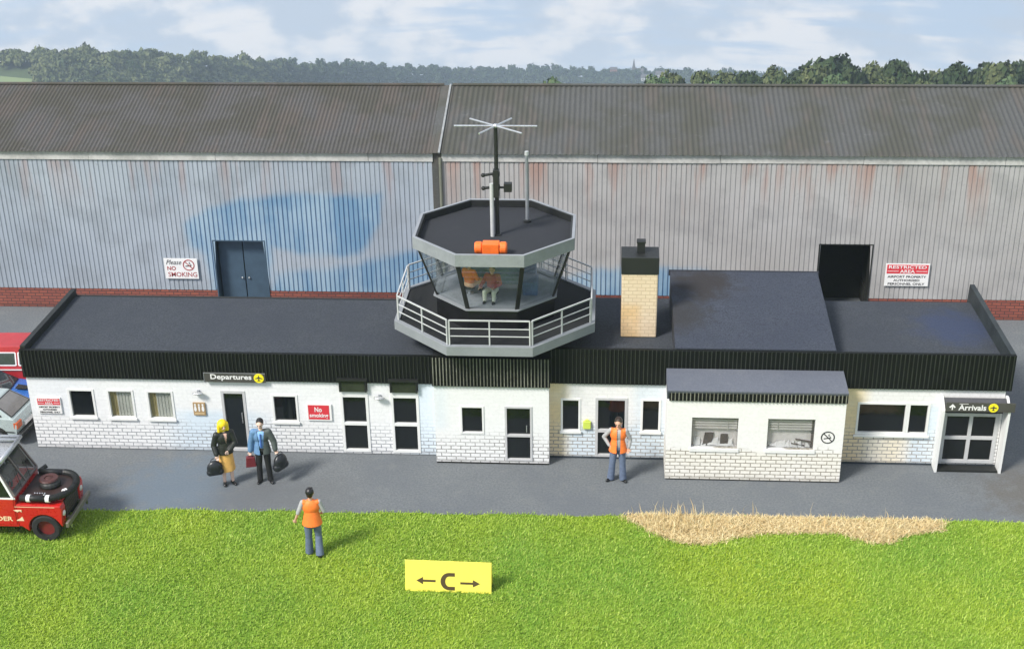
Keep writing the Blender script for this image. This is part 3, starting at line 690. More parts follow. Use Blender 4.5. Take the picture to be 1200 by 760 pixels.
mb = MB(); mb.box(-3.06,-2.94,30.86,31.02,ZR,ZR+.03); mb.box(-2.46,-2.34,30.86,31.02,ZR,ZR+.03); mb.build('foot', M['orange'], BE)

# ------------------------------------------------------------------ hangars
BLUE1 = [(-13.26, 2.95), (-12.5, 3.46), (-11.38, 3.81), (-10.01, 3.96), (-6.92, 3.99), (-6.94, 3.03), (-7.36, 2.36), (-7.71, 1.92), (-9.36, 1.91), (-10.44, 2.18), (-10.72, .3), (-12.5, .3), (-12.68, 1.87), (-13.14, 2.21)]
BLUE2 = [(-10.9, .3), (-10.51, 1.36), (-8.28, 1.63), (-6.88, 2.0), (-6.06, 2.2), (-4.99, 1.96), (-4.9, .3)]
BLUE3 = [(-2.2, .3), (-2.0, 1.2), (-.94, 1.43), (-.14, 1.67), (1.46, 1.75), (3.33, 1.68), (3.77, .3)]
def sdist(x, z, P):
    d = 9.; ins = False; n = len(P)
    for i in range(n):
        x0, z0 = P[i]; x1, z1 = P[(i+1) % n]
        ex, ez = x1-x0, z1-z0; t = max(0, min(1, ((x-x0)*ex+(z-z0)*ez)/(ex*ex+ez*ez)))
        d = min(d, math.hypot(x-x0-ex*t, z-z0-ez*t))
        if (z0 > z) != (z1 > z) and x < (x1-x0)*(z-z0)/(z1-z0)+x0: ins = not ins
    return d if ins else -d
HY = 39.87
def hangar(name, label, x0, x1, wmat, rmat, polys, door, rstep, seed):
    rnd = random.Random(seed)
    Hh = thing(name, label, 'hangar', ((x0+x1)/2, HY, 0))
    step = .150; n = int((x1-x0)/step); rows = [.69+(5.10-.69)*i/34 for i in range(35)]
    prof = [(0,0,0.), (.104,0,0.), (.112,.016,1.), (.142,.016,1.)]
    V = []; F = []; bl = []; gr = []; colz = []
    for i in range(n):
        for (dx, dy, g) in prof: colz.append((x0+i*step+dx, HY+dy+rnd.uniform(-.002,.002), g))
    dx0, dx1, dz = door
    vis = lambda x: -21 < x < 15
    for ci, (x, y, g) in enumerate(colz):
        lo = dz+.02 if dx0-.02 <= x <= dx1+.02 else .69
        for r_ in rows:
            z = max(r_, lo)
            V.append((x, y, z)); gr.append(g)
            v_ = 0.
            if polys and vis(x): v_ = max(max(0., min(1., .5+sdist(x, z, p_)/.85))*(1. if p_ is BLUE1 else .82) for p_ in polys)
            bl.append(v_)
    m_ = len(rows)
    for c in range(len(colz)-1):
        for r_ in range(m_-1):
            a = c*m_+r_
            if V[a][2] == V[a+1][2] and V[a+m_][2] == V[a+m_+1][2]: continue
            F.append((a, a+m_, a+m_+1, a+1))
    mb = MB(); mb.v = V; mb.f = F; mb.m = [0]*len(F)
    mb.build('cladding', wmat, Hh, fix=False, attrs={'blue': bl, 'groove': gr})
    xe = colz[-1][0]
    # eaves board in lengths
    mb = MB(); x = x0
    while x < xe-.1:
        w_ = min(xe-x, rnd.uniform(3.5, 5.2)); y = rnd.uniform(-.012, .008)
        mb.box(x+.006, x+w_-.006, HY-.04+y, HY+.06, 5.08+rnd.uniform(-.01,.01), 5.36); x += w_
    mb.build('eaves_board', M['eaves'], Hh)
    mb = MB()
    for a, b in ((x0, dx0-.06), (dx1+.06, xe)):
        mb.box(a, b, HY+.02, HY+.25, 0, .70)
    mb.build('brick_plinth', M['red_brick'], Hh)
    mb = MB()
    for a, b in ((x0, dx0-.06), (dx1+.06, xe)):
        mb.box(a, b, HY+.05, HY+7.6, .70, .74)
    mb.box(x0, xe, HY+7.5, HY+7.6, .742, 5.2); mb.box(x0, x0+.05, HY+.1, HY+7.5, .742, 5.2); mb.box(xe-.05, xe, HY+.1, HY+7.5, .742, 5.2)
    mb.build('inner_shell', M['void'], Hh)
    # roof sheets, corrugated along the slope
    E0, EZ, RY, RZ = HY-.14, 5.36, 43.5, 6.48
    V = []; F = []; gr = []; m_ = 10; nx = int((xe-x0)/rstep)*6; rstep = (xe-x0)/(nx/6)
    for i in range(nx+1):
        ph = 2*math.pi*i/6; w_ = math.cos(ph)*.0135
        jit = rnd.uniform(-.012, .012)
        for k in range(m_+1):
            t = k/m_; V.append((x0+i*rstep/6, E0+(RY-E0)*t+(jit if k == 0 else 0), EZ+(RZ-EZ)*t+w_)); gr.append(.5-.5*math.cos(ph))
    for i in range(nx):
        for k in range(m_): a = i*(m_+1)+k; F.append((a, a+m_+1, a+m_+2, a+1))
    o_ = len(V); xr = x0+nx*rstep/6
    V += [(x0, RY, RZ+.02), (xr, RY, RZ+.02), (xr, 47.6, 5.2), (x0, 47.6, 5.2)]; gr += [.3]*4; F.append((o_, o_+1, o_+2, o_+3))
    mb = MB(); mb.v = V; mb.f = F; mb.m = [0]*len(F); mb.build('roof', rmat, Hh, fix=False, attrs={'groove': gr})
    for gx_ in (x0+.02, xe-.07): mb = MB(); mb.add([(gx_, HY+.05, 5.2), (gx_, RY, RZ-.08), (gx_, 47.5, 5.15), (gx_+.04, HY+.05, 5.2), (gx_+.04, RY, RZ-.08), (gx_+.04, 47.5, 5.15)], [(0,1,2), (5,4,3), (0,3,4,1), (1,4,5,2), (2,5,3,0)]); mb.build('gable', M['void'], Hh)
    mb = MB(); mb.tube((x0, RY, RZ+.035), (xe, RY, RZ+.035), .05, .05, 8); mb.build('ridge_cap', rmat, Hh)
    # door surround
    mb = MB()
    mb.box(dx0-.06, dx0-.02, HY-.004, HY+.5, 0, dz+.02); mb.box(dx1+.02, dx1+.06, HY-.004, HY+.5, 0, dz+.02); mb.box(dx0-.06, dx1+.06, HY-.004, HY+.5, dz+.022, dz+.06)
    return Hh, mb
HL, mb = hangar('hangar', 'long corrugated hangar with blue paint patches and double blue door', -34.0, -5.06, M['hang_l'], M['hroof_l'], [BLUE1, BLUE2], (-12.33, -10.74, 2.36), .125, 1)
mb.build('door_surround', M['door_blue'], HL)
mb = MB(); mb.box(-12.30,-11.52,HY+.30,HY+.35,0,2.30); dd = mb.build('door', M['door_blue'], HL, bevel=.01)
p = MB(); p.ell((-11.60,HY+.27,1.02), (.035,.035,.035), 10, 8); p.build('handle', M['steel'], dd)
mb = MB(); mb.box(-11.49,-10.72,HY+.30,HY+.35,0,2.30); dd = mb.build('door', M['door_blue'], HL, bevel=.01)
p = MB(); p.ell((-11.38,HY+.27,1.02), (.035,.035,.035), 10, 8); p.build('handle', M['steel'], dd)
HR, mb = hangar('hangar', 'grey corrugated hangar with open black doorway and rust streaks', -4.94, 27.0, M['hang_r'], M['hroof_r'], [BLUE3], (6.75, 8.30, 2.44), .165, 2)
mb.build('door_surround', M['black'], HR)
mb = MB(); mb.box(6.6, 8.45, HY+1.6, HY+1.65, 0, 2.6); mb.box(6.6,6.65,HY+.5,HY+1.6,0,2.6); mb.box(8.4,8.45,HY+.5,HY+1.6,0,2.6); mb.build('doorway', M['void'], HR)
mb = MB(); mb.box(-5.26,-4.92,HY+.003,HY+.2,0,5.35); mb.prism([(-5.30,HY-.10,5.375),(-5.30,43.5,6.50),(-5.30,47.5,5.15)], (.40,0,0)); mb.build('joint_filler', M['hroof_r'], HR)
mb = MB(); mb.tube((-4.98,HY-.05,.0), (-4.98,HY-.05,5.2), .05, .05, 10); 
dp = mb.build('downpipe', plain('downpipe_olive', (.16,.165,.13), .5, .2), HR)
mb = MB(); mb.bar((-5.0,HY-.16,5.40), (-5.0,43.5,6.52), .06, h=.04); mb.build('verge_flashing', plain('pale_flashing', (.26,.27,.27), .6, .2, 4), HR)

# ------------------------------------------------------------------ signs and fittings on the walls
def nosmoke(mb, c, r, y):
    mb.ring_xz((c[0], 0, c[1]), r*.84, r, y-.006, y); a = r*.62
    mb.bar((c[0]-a, y-.004, c[1]+a), (c[0]+a, y-.004, c[1]-a), r*.15, up=(0,1,0), h=.004)
def cigarette(mb, c, r, y):
    mb.bar((c[0]-r*.58, y-.003, c[1]-r*.22), (c[0]+r*.48, y-.003, c[1]-r*.05), r*.16, up=(0,1,0), h=.004)
    mb.bar((c[0]+r*.40, y-.003, c[1]+r*.10), (c[0]+r*.05, y-.003, c[1]+r*.34), r*.10, up=(0,1,0), h=.004)
    mb.bar((c[0]+r*.05, y-.003, c[1]+r*.34), (c[0]+r*.25, y-.003, c[1]+r*.52), r*.08, up=(0,1,0), h=.004)
def plane_disc(parent, c, r, y):
    mb = MB(); mb.disc_xz((c[0],0,c[1]), r, y-.014, y, 30); o = mb.build('disc', M['yellow'], parent)
    k = r; q = lambda pts: [(c[0]+px*k, y-.0145, c[1]+pz*k) for px, pz in pts]
    mb = MB(); mb.prism(q([(-.08,-.6),(.08,-.6),(.10,.4),(0,.68),(-.10,.4)]), (0,-.004,0))
    mb.prism(q([(-.11,-.05),(-.74,-.12),(-.74,-.02),(-.11,.26)]), (0,-.004,0)); mb.prism(q([(.11,-.05),(.11,.26),(.74,-.02),(.74,-.12)]), (0,-.004,0))
    mb.prism(q([(-.09,-.5),(-.30,-.6),(-.30,-.5),(-.09,-.34)]), (0,-.004,0)); mb.prism(q([(.09,-.5),(.09,-.34),(.30,-.5),(.30,-.6)]), (0,-.004,0))
    mb.build('plane_symbol', M['ink_dark'], o)
def board(name, label, x0, x1, z0, z1, y, mat, th=.03, group=None, cat='sign', edge=None):
    o = thing(name, label, cat, ((x0+x1)/2, y, (z0+z1)/2), group=group)
    mb = MB(); mb.box(x0, x1, y-th, y, z0, z1); mb.build('panel', mat, o, bevel=.004)
    return o
S = board('departures_sign', 'dark grey sign reading Departures with yellow plane disc above the door', -10.16, -8.55, 2.10, 2.37, YF-.084, M['sign_grey'])
y = YF-.084-.031
text('Departures', S, M['sign_white'], -9.98, -8.91, 2.145, 2.33, y, bold=.02)
mb = MB(); mb.box(-10.155,-8.555,y-.004,y,2.355,2.368); mb.box(-10.158,-10.145,y-.004,y,2.11,2.354); mb.build('edge_strip', M['grey_trim'], S)
plane_disc(S, (-8.72, 2.235), .13, y)
S = board('arrivals_sign', 'dark grey sign reading Arrivals with arrow and yellow plane disc on the porch', 8.52, 10.20, 1.80, 2.05, 30.395, M['sign_grey'])
y = 30.364
text('Arrivals', S, M['sign_white'], 8.83, 9.50, 1.845, 2.0, y, bold=.02)
mb = MB(); mb.prism([(8.60,y,1.93),(8.68,y,2.015),(8.76,y,1.93),(8.73,y,1.905),(8.695,y,1.94),(8.695,y,1.85),(8.665,y,1.85),(8.665,y,1.94),(8.63,y,1.905)], (0,-.004,0)); mb.box(8.84,9.06,y-.004,y,2.016,2.026); mb.build('arrow', M['sign_white'], S)
plane_disc(S, (9.67, 1.925), .118, y)
def restricted(x0, x1, z0, z1, y, label, th=.04):
    S = board('restricted_area_sign', label, x0, x1, z0, z1, y, M['sign_white'], th, group='restricted area signs'); W, Hh = x1-x0, z1-z0; y -= th+.001
    zr = z1-Hh*.44
    mb = MB(); mb.box(x0+W*.03, x1-W*.03, y-.004, y, zr, z1-Hh*.05); mb.build('red_header', M['sign_red'], S)
    text('RESTRICTED', S, M['sign_white'], x0+W*.07, x1-W*.07, z1-Hh*.22, z1-Hh*.08, y-.0045, bold=.015)
    text('AREA', S, M['sign_white'], x0+W*.33, x1-W*.33, z1-Hh*.41, z1-Hh*.27, y-.0045, bold=.015)
    mb = MB(); mb.box(x0+W*.05,x0+W*.30,y-.0085,y-.0045,z1-Hh*.345,z1-Hh*.325); mb.box(x1-W*.30,x1-W*.05,y-.0085,y-.0045,z1-Hh*.345,z1-Hh*.325); mb.build('rule', M['sign_white'], S)
    text('AIRPORT PROPERTY', S, M['ink_dark'], x0+W*.06, x1-W*.06, z0+Hh*.37, z0+Hh*.47, y, bold=.02)
    text('AUTHORISED', S, M['ink_dark'], x0+W*.20, x1-W*.20, z0+Hh*.21, z0+Hh*.31, y, bold=.02)
    text('PERSONNEL ONLY', S, M['ink_dark'], x0+W*.08, x1-W*.08, z0+Hh*.05, z0+Hh*.15, y, bold=.02)
restricted(-14.72, -14.08, 1.05, 1.52, YF-.002, 'small restricted area sign at the end of the terminal wall by the cars')
restricted(8.78, 10.12, 1.15, 1.90, HY-.045, 'restricted area sign on the grey hangar wall beside the black doorway', .02)
S = board('no_smoking_sign', 'white Please NO SMOKING sign beside the blue hangar doors', -14.02, -12.93, 1.10, 1.80, HY-.045, M['sign_white'], .02); y = HY-.066
text('Please', S, M['ink_dark'], -13.95, -13.45, 1.59, 1.75, y, shear=.35)
text('NO', S, M['ink_red'], -13.93, -13.65, 1.39, 1.53, y, bold=.02)
text('SMOKING', S, M['ink_red'], -13.92, -12.98, 1.17, 1.33, y, bold=.004)
mb = MB(); nosmoke(mb, (-13.22, 1.575), .19, y); mb.build('ban_ring', M['ink_red'], S)
mb = MB(); cigarette(mb, (-13.22, 1.575), .19, y+.001); mb.build('cigarette_symbol', M['ink_dark'], S)
S = board('no_smoking_sign', 'red No smoking sign with white border on the terminal wall', -7.56, -6.92, .99, 1.47, YF-.002, M['sign_white'], .04); y = YF-.043
mb = MB(); mb.box(-7.53,-6.98,y-.004,y,1.03,1.445); mb.build('red_field', M['sign_red'], S)
text('No', S, M['sign_white'], -7.36, -7.17, 1.25, 1.39, y-.0045, bold=.02)
text('smoking', S, M['sign_white'], -7.50, -7.01, 1.06, 1.21, y-.0045, bold=.02)
S = thing('no_smoking_emblem', 'round no smoking symbol on the annex wall beside its windows', 'sign', (5.62, AY, 1.30))
mb = MB(); nosmoke(mb, (5.62, 1.30), .17, AY-.002); mb.build('ban_ring', M['ink_dark'], S)
mb = MB(); cigarette(mb, (5.62, 1.30), .17, AY-.001); mb.build('cigarette_symbol', M['ink_dark'], S)
S = board('toilet_sign', 'small tan toilet sign with white figures left of the departures door', -10.56, -10.24, 1.08, 1.45, YF-.002, M['tan'], .04); y = YF-.043
for k in range(3):
    xc = -10.50+k*.10; mb = MB(); mb.disc_xz((xc,0,1.395), .026, y-.004, y, 14)
    w_ = .036 if k != 1 else .020
    mb.prism([(xc-.02,y,1.36),(xc+.02,y,1.36),(xc+w_,y,1.25),(xc+.013,y,1.20),(xc-.013,y,1.20),(xc-w_,y,1.25)], (0,-.004,0)); mb.build('figure_symbol', M['sign_white'], S)
mb = MB(); mb.box(-10.53,-10.27,y-.004,y,1.12,1.15); mb.build('caption_bar', plain('tan_light', (.6,.45,.25), .5), S)
S = thing('call_box', 'lime green box on the wall beside the terminal door', 'wall box', (-.32, YF, 1.0))
mb = MB(); mb.box(-.42,-.22,YF-.07,YF-.002,.90,1.12); mb.prism([(-.40,YF-.06,1.122),(-.24,YF-.06,1.122),(-.29,YF-.05,1.17),(-.35,YF-.05,1.17)], (0,.05,0)); mb.build('casing', M['lime_box'], S, bevel=.015)
mb = MB(); mb.box(-.215,-.205,YF-.05,YF-.003,.93,1.08); mb.build('bracket', M['grey_trim'], S)
for (x, z, lb) in ((-10.37, 1.76, 'small grey wall lamp above the toilet sign'), (-5.64, 1.72, 'small grey wall lamp between the two tall glazed bays')):
    Lp = thing('wall_lamp', lb, 'lamp', (x, YF, z), group='wall lamps on the terminal')
    mb = MB(); mb.box(x-.03, x+.03, YF-.05, YF-.002, z-.03, z+.05); mb.build('bracket', M['grey_trim'], Lp)
    mb = MB(); mb.ell((x, YF-.11, z), (.15,.07,.035), 16, 8); mb.build('lamp_body', M['steel'], Lp, smooth=True)
    mb = MB(); mb.ell((x, YF-.11, z-.02), (.11,.05,.03), 14, 8); mb.build('diffuser', M['lamp_clear'], Lp, smooth=True)

# C marker board on the lawn
CS = thing('taxiway_marker', 'yellow folded board with letter C and two arrows on the lawn', 'marker board', (-3.29, 24.83, 0), rz=R(-1.2), local=True)
w_, hh, dp_ = .96, .70, .17
nrm = Vector((0, -hh, dp_)).normalized()
def onface(x, t, out=0.): p = Vector((x, dp_*t, hh*t)) + nrm*out; return tuple(p)
mb = MB(); mb.prism([onface(-w_,0), onface(w_,0), onface(w_,1), onface(-w_,1)], nrm*-.015); mb.build('front_panel', M['yellow_board'], CS)
mb = MB(); mb.prism([(-w_,dp_*2+.02,0), (w_,dp_*2+.02,0), (w_,dp_+.02,hh-.01), (-w_,dp_+.02,hh-.01)], (0,.012,.004)); mb.build('back_panel', M['yellow_board'], CS)
def fpoly(mb, pts): mb.prism([onface(x, t, .0012) for x, t in pts], nrm*.003)
mb = MB(); fpoly(mb, [(-.71,.36),(-.56,.48),(-.56,.395),(-.28,.395),(-.28,.325),(-.56,.325),(-.56,.24)]); mb.build('arrow', M['brown_ink'], CS)
mb = MB(); fpoly(mb, [(.71,.32),(.55,.44),(.55,.355),(.27,.355),(.27,.285),(.55,.285),(.55,.20)]); mb.build('arrow', M['brown_ink'], CS)
mb = MB()
arc = [(90+i*15) for i in range(13)]
cx, cz, ro, ri = .02, .36, (.19, .28), (.085, .165)
out_ = [(.15,.64)] + [(cx+ro[0]*math.cos(R(a)), cz+ro[1]*math.sin(R(a))) for a in arc] + [(.15,.08)]
in_ = [(.15,.525)] + [(cx+ri[0]*math.cos(R(a)), cz+ri[1]*math.sin(R(a))) for a in arc] + [(.15,.195)]
for i in range(len(out_)-1): fpoly(mb, [out_[i], out_[i+1], in_[i+1], in_[i]])
mb.build('letter_c', M['brown_ink'], CS)
# ------------------------------------------------------------------ vehicles (local: +X forward, near side -Y)
def loft(mb, pts, hw):
    n = len(pts); A_ = [(x, -hw(z), z) for x, z in pts]; B_ = [(x, hw(z), z) for x, z in pts]
    mb.add(A_+B_, [tuple(range(n)), tuple(range(2*n-1, n-1, -1))] + [(i, i+n, (i+1) % n+n, (i+1) % n) for i in range(n)])
def wheel(parent, x, y, r, w, rimmat, s_):
    mb = MB(); mb.lathe([(r*.62,-w/2),(r*.92,-w/2),(r,-w*.36),(r,w*.36),(r*.92,w/2),(r*.62,w/2),(r*.62,-w/2)], (x, y, r), 'Y', 32); t = mb.build('wheel', M['tyre'], parent, smooth=False)
    mb = MB(); f = -s_
    prof = [(.0001,.30*w*f),(r*.16,.32*w*f),(r*.20,.14*w*f),(r*.45,.10*w*f),(r*.56,.34*w*f),(r*.64,.40*w*f),(r*.64,.30*w*f),(r*.60,0),(.0001,0)]
    mb.lathe(prof, (x, y, r), 'Y', 28)
    for k in range(5): a = 2*math.pi*k/5; mb.ell((x+r*.30*math.cos(a), y+.14*w*f, r+r*.30*math.sin(a)), (r*.04,)*3, 8, 6)
    mb.build('rim', rimmat, t, smooth=False)
    return t
def arches(pts_bottom, wheels, r, z0):
    out = []
    for (wx) in wheels: out += [(wx + r*math.cos(R(a)), max(z0, r*.86 + r*math.sin(R(a)))) for a in range(180, -1, -20)]
    return out
def car(name, label, cat, loc, rz, L, Wd, Ht, low, belt, roofpts, paint, wr, wheels, glass, rimmat, opts):
    C_ = thing(name, label, cat, loc, rz, local=True)
    z0 = .16*Ht/1.2; hwl = lambda z: Wd/2*(1 - max(0, z-belt*.75)*.10)
    bottom = [(low[0][0], z0)] + arches(None, wheels, wr*1.16, z0) + [(low[-1][0], z0)]
    prof = bottom + list(reversed(low))
    mb = MB(); loft(mb, prof, hwl); body = mb.build('body', paint, C_, bevel=.018)
    top = roofpts[1][1]
    hwg = lambda z: Wd/2*(.96 - .20*max(0, z-belt)/(top-belt)) 
    mb = MB(); loft(mb, roofpts, hwg); cabn = mb.build('cabin', paint, C_, bevel=.015)
    # side glazing panels, slightly proud of the cabin
    def inset(a, b, c, d_): return [a, b, c, d_]
    for s_ in (-1, 1):
        for gw in opts['side']:
            mb = MB(); mb.add([(x, s_*(hwg(z)+.006), z) for x, z in gw], [tuple(range(len(gw)))]); mb.build('side_window', glass, cabn)
            fr_ = MB(); k = len(gw)
            for i in range(k):
                a, b = gw[i], gw[(i+1) % k]
                fr_.bar((a[0], s_*(hwg(a[1])+.006), a[1]), (b[0], s_*(hwg(b[1])+.006), b[1]), opts.get('fw', .02), up=(0,1,0), h=.012)
            fr_.build('window_frame', opts['frame'], cabn)
    for nm, (a, b) in opts['ends'].items():
        pa, pb = Vector((a[0], 0, a[1])), Vector((b[0], 0, b[1])); n_ = (pb-pa).cross(Vector((0,1,0))).normalized()
        if n_.z < 0: n_ = -n_
        ya, yb = hwg(a[1])-.05, hwg(b[1])-.05; o_ = n_*.006
        q = [pa+o_+Vector((0,-ya,0)), pa+o_+Vector((0,ya,0)), pb+o_+Vector((0,yb,0)), pb+o_+Vector((0,-yb,0))]
        mb = MB(); mb.add(q, [(0,1,2,3)]); mb.build(nm, opts.get('rearglass', glass) if nm == 'tailgate_window' else glass, cabn)
        fr_ = MB()
        for i in range(4): fr_.bar(q[i], q[(i+1) % 4], .022, up=n_, h=.012)
        fr_.build('window_seal', M['black'], cabn)
    for wx in wheels:
        for s_ in (-1, 1): wheel(C_, wx, s_*(Wd/2-.075), wr, .13, rimmat, -s_*-1)
    return C_, body
# silver hatchback, rear towards the terminal wall (forward is -X in the world, so built facing +X and turned)
S_, body = car('hatchback_car', 'pale silver hatchback with large sloping tailgate parked beside the terminal wall', 'car', (-16.55, 31.52, 0), R(180-5), 2.9, 1.2, 1.12,
    [(-1.17,.42),(-1.20,.62),(-1.12,.80),(.55,.80),(1.5,.68),(1.58,.40)], .80,
    [(-1.10,.79),(-.50,1.16),(.25,1.16),(.72,.79)], M['car_silver'], .25, (-.62, 1.02), M['car_glass'], M['chrome'],
    dict(side=[[(-.78,.85),(-.46,1.09),(-.30,1.09),(-.30,.85)], [(-.25,.85),(-.25,1.09),(.20,1.09),(.52,.85)]], ends={'tailgate_window': ((-1.04,.83),(-.55,1.13)), 'windscreen': ((.70,.82),(.28,1.13))}, frame=M['black'], rearglass=M['car_glass_brown']))
mb = MB(); mb.box(-1.27,-1.14,-.60,.60,.24,.40); mb.box(1.50,1.63,-.60,.60,.24,.40); mb.build('bumper', M['black'], S_, bevel=.02)
mb = MB(); mb.box(-1.285,-1.272,-.58,.58,.36,.385); mb.build('bumper_trim', M['chrome'], S_)
for s_ in (-1, 1):
    mb = MB(); mb.box(-1.215,-1.10,s_*.44-.10,s_*.44+.155 if s_ > 0 else s_*.44+.10,.52,.70) if s_ > 0 else mb.box(-1.215,-1.10,-.608,-.36,.52,.70)
    mb.build('tail_light', M['tail'], S_, bevel=.008)
mb = MB(); mb.box(-1.225,-1.18,-.22,.22,.45,.56); mb.build('number_plate', M['sign_white'], S_)
mb = MB(); mb.box(-1.1,1.4,-.622,-.612,.415,.44); mb.box(-1.1,1.4,.612,.622,.415,.44); mb.build('side_trim', M['black'], S_)
# blue car behind it, bonnet towards the terminal
B_, body = car('blue_car', 'bright blue car with silver bonnet vents between the hatchback and the red van', 'car', (-16.75, 32.65, 0), R(3), 2.9, 1.15, 1.1,
    [(-1.35,.42),(-1.38,.72),(-1.2,.80),(.35,.82),(1.28,.68),(1.36,.40)], .80,
    [(-.95,.80),(-.62,1.12),(.02,1.12),(.50,.80)], M['car_blue'], .25, (-.85, .88), M['car_glass'], M['chrome'],
    dict(side=[[(-.78,.84),(-.55,1.07),(-.32,1.07),(-.32,.84)], [(-.28,.84),(-.28,1.07),(-.02,1.07),(.32,.84)]], ends={'tailgate_window': ((-.92,.83),(-.66,1.09)), 'windscreen': ((.48,.82),(.06,1.10))}, frame=M['chrome']))
mb = MB(); mb.prism([(.62,-.12,.815),(.92,-.10,.775),(.92,.10,.775),(.62,.12,.815)], (0,0,.03)); mb.build('bonnet_vent', M['black'], B_, bevel=.008)
mb = MB(); mb.box(1.30,1.42,-.57,.57,.28,.40); mb.build('bumper', M['chrome'], B_, bevel=.02)
for s_ in (-1, 1):
    mb = MB(); mb.ell((1.34, s_*.42, .54), (.04,.09,.07), 12, 8); mb.build('headlight', M['lamp_clear'], B_, smooth=True)
# red van
V_, body = car('red_van', 'faded red van with white window frames parked behind the blue car', 'van', (-17.1, 33.85, 0), R(2), 3.0, 1.2, 1.7,
    [(-1.38,.45),(-1.40,1.10),(1.34,1.10),(1.40,.45)], 1.10,
    [(-1.36,1.09),(-1.28,1.70),(1.26,1.70),(1.34,1.09)], M['van_red'], .28, (-.92, .92), M['car_glass'], M['chrome'],
    dict(side=[[(-1.20,1.16),(-1.14,1.52),(-.40,1.52),(-.40,1.16)], [(-.34,1.16),(-.34,1.52),(.74,1.52),(.74,1.16)], [(.82,1.16),(.82,1.52),(1.10,1.52),(1.17,1.16)]], ends={'tailgate_window': ((-1.355,1.16),(-1.30,1.54)), 'windscreen': ((1.335,1.16),(1.275,1.56))}, frame=M['sign_white'], fw=.035))
mb = MB(); mb.box(-1.40,1.40,-.622,-.612,1.03,1.06); mb.box(-1.40,1.40,.612,.622,1.03,1.06); mb.build('side_trim', M['sign_white'], V_)
for s_ in (-1, 1):
    mb = MB(); mb.ell((1.40, s_*.42, .78), (.04,.08,.08), 12, 8); mb.build('headlight', M['lamp_clear'], V_, smooth=True)

# red off-road fire vehicle in front
G = thing('off_road_vehicle', 'red off-road fire vehicle with black hose ring on its bonnet at the lawn edge', 'off-road vehicle', (-12.98, 27.12, 0), R(0), local=True)
HW = .70
wr = .345
arch = [(0+.395*math.cos(R(a)), .335+.395*math.sin(R(a))) for a in range(190, -11, -16)]
# near and far wings
for s_ in (-1, 1):
    mb = MB(); pts = [(-.56,.40)] + [p_ for p_ in arch if p_[0] < .37] + [(.42,.40),(.46,.86),(.43,.97),(-.62,1.0),(-.62,.40)]
    y0 = s_*HW; y1 = s_*(HW-.25)
    n = len(pts); mb.add([(x, y0, z) for x, z in pts]+[(x, y1, z) for x, z in pts], [tuple(range(n)), tuple(range(2*n-1, n-1, -1))] + [(i, i+n, (i+1) % n+n, (i+1) % n) for i in range(n)])
    mb.build('wing', M['car_red'], G, bevel=.02)
mb = MB(); mb.box(-.62,.40,-.449,.449,.62,1.0); mb.prism([(-.62,-.43,1.002),(.38,-.43,1.002),(.38,.43,1.002),(-.62,.43,1.002)], (0,0,.05)); mb.build('bonnet', M['car_red'], G, bevel=.015)
mb = MB(); mb.box(.402,.43,-.40,.40,.50,.95); gr_ = mb.build('grille', M['black'], G)
mb = MB()
for k in range(7): mb.box(.431,.437,-.36+k*.12-.008,-.36+k*.12+.008,.54,.92)
for k in range(5): mb.box(.431,.437,-.38,.38,.56+k*.08,.57+k*.08)
mb.build('grille_mesh', plain('brown_grille', (.10,.07,.05), .5), gr_)
for s_ in (-1, 1):
    mb = MB(); mb.ell((.445, s_*.56, .72), (.035,.075,.075), 14, 10); mb.build('headlight', M['lamp_clear'], G, smooth=True)
mb = MB(); mb.box(.52,.59,-.74,.74,.42,.55); mb.box(.40,.53,-.40,-.34,.44,.52); mb.box(.40,.53,.34,.40,.44,.52); mb.build('bumper', plain('galvanised_bumper', (.24,.22,.18), .4, .2, 4, metal=.5), G, bevel=.012)
mb = MB(); mb.tube((.56,-.52,.40),(.56,-.52,.30),.03); mb.tube((.56,.52,.40),(.56,.52,.30),.03); mb.build('towing_eye', M['chrome'], G)
# tub, doors
mb = MB(); tub = [(-.625,.40),(-1.62,.40)] + [(-1.98+.395*math.cos(R(a)), .335+.395*math.sin(R(a))) for a in range(10, 171, 16)] + [(-2.75,.40),(-2.78,1.16),(-.625,1.16)]
loft(mb, tub, lambda z: HW); mb.build('body', M['car_red'], G, bevel=.015)
for s_ in (-1, 1):
    mb = MB(); y = s_*(HW+.001); mb.box(-1.42,-.66,min(y, y+s_*.012),max(y, y+s_*.012),.46,1.14); dr = mb.build('door', M['car_red'], G, bevel=.008)
    mb = MB(); mb.box(-1.36,-1.22,min(y, y+s_*.04),max(y, y+s_*.04),.98,1.02); mb.build('handle', M['chrome'], dr)
    mb = MB()
    mb.box(-2.72,-.60,min(y, y+s_*.016),max(y, y+s_*.016),1.145,1.185); mb.bar((-.64,s_*(HW+.01),1.16),(-.96,s_*(HW-.06),1.90),.05,up=(0,1,0)); mb.bar((-1.42,s_*(HW+.01),1.16),(-1.42,s_*(HW-.06),1.90),.05,up=(0,1,0)); mb.bar((-.96,s_*(HW-.06),1.90),(-1.42,s_*(HW-.06),1.90),.05,up=(0,1,0))
    mb.build('window_frame', M['sign_white'], dr)
    mb = MB(); mb.add([(-.68,s_*(HW),1.19),(-1.39,s_*(HW),1.19),(-1.39,s_*(HW-.06),1.87),(-.98,s_*(HW-.06),1.87)], [(0,1,2,3)]); mb.build('side_window', M['glass_dark'], dr)
mb = MB(); loft(mb, [(-1.45,1.162),(-2.74,1.162),(-2.70,1.93),(-1.45,1.93)], lambda z: HW-.01-.07*(z-1.16)/.77); mb.build('canvas_back', M['car_red'], G, bevel=.02)
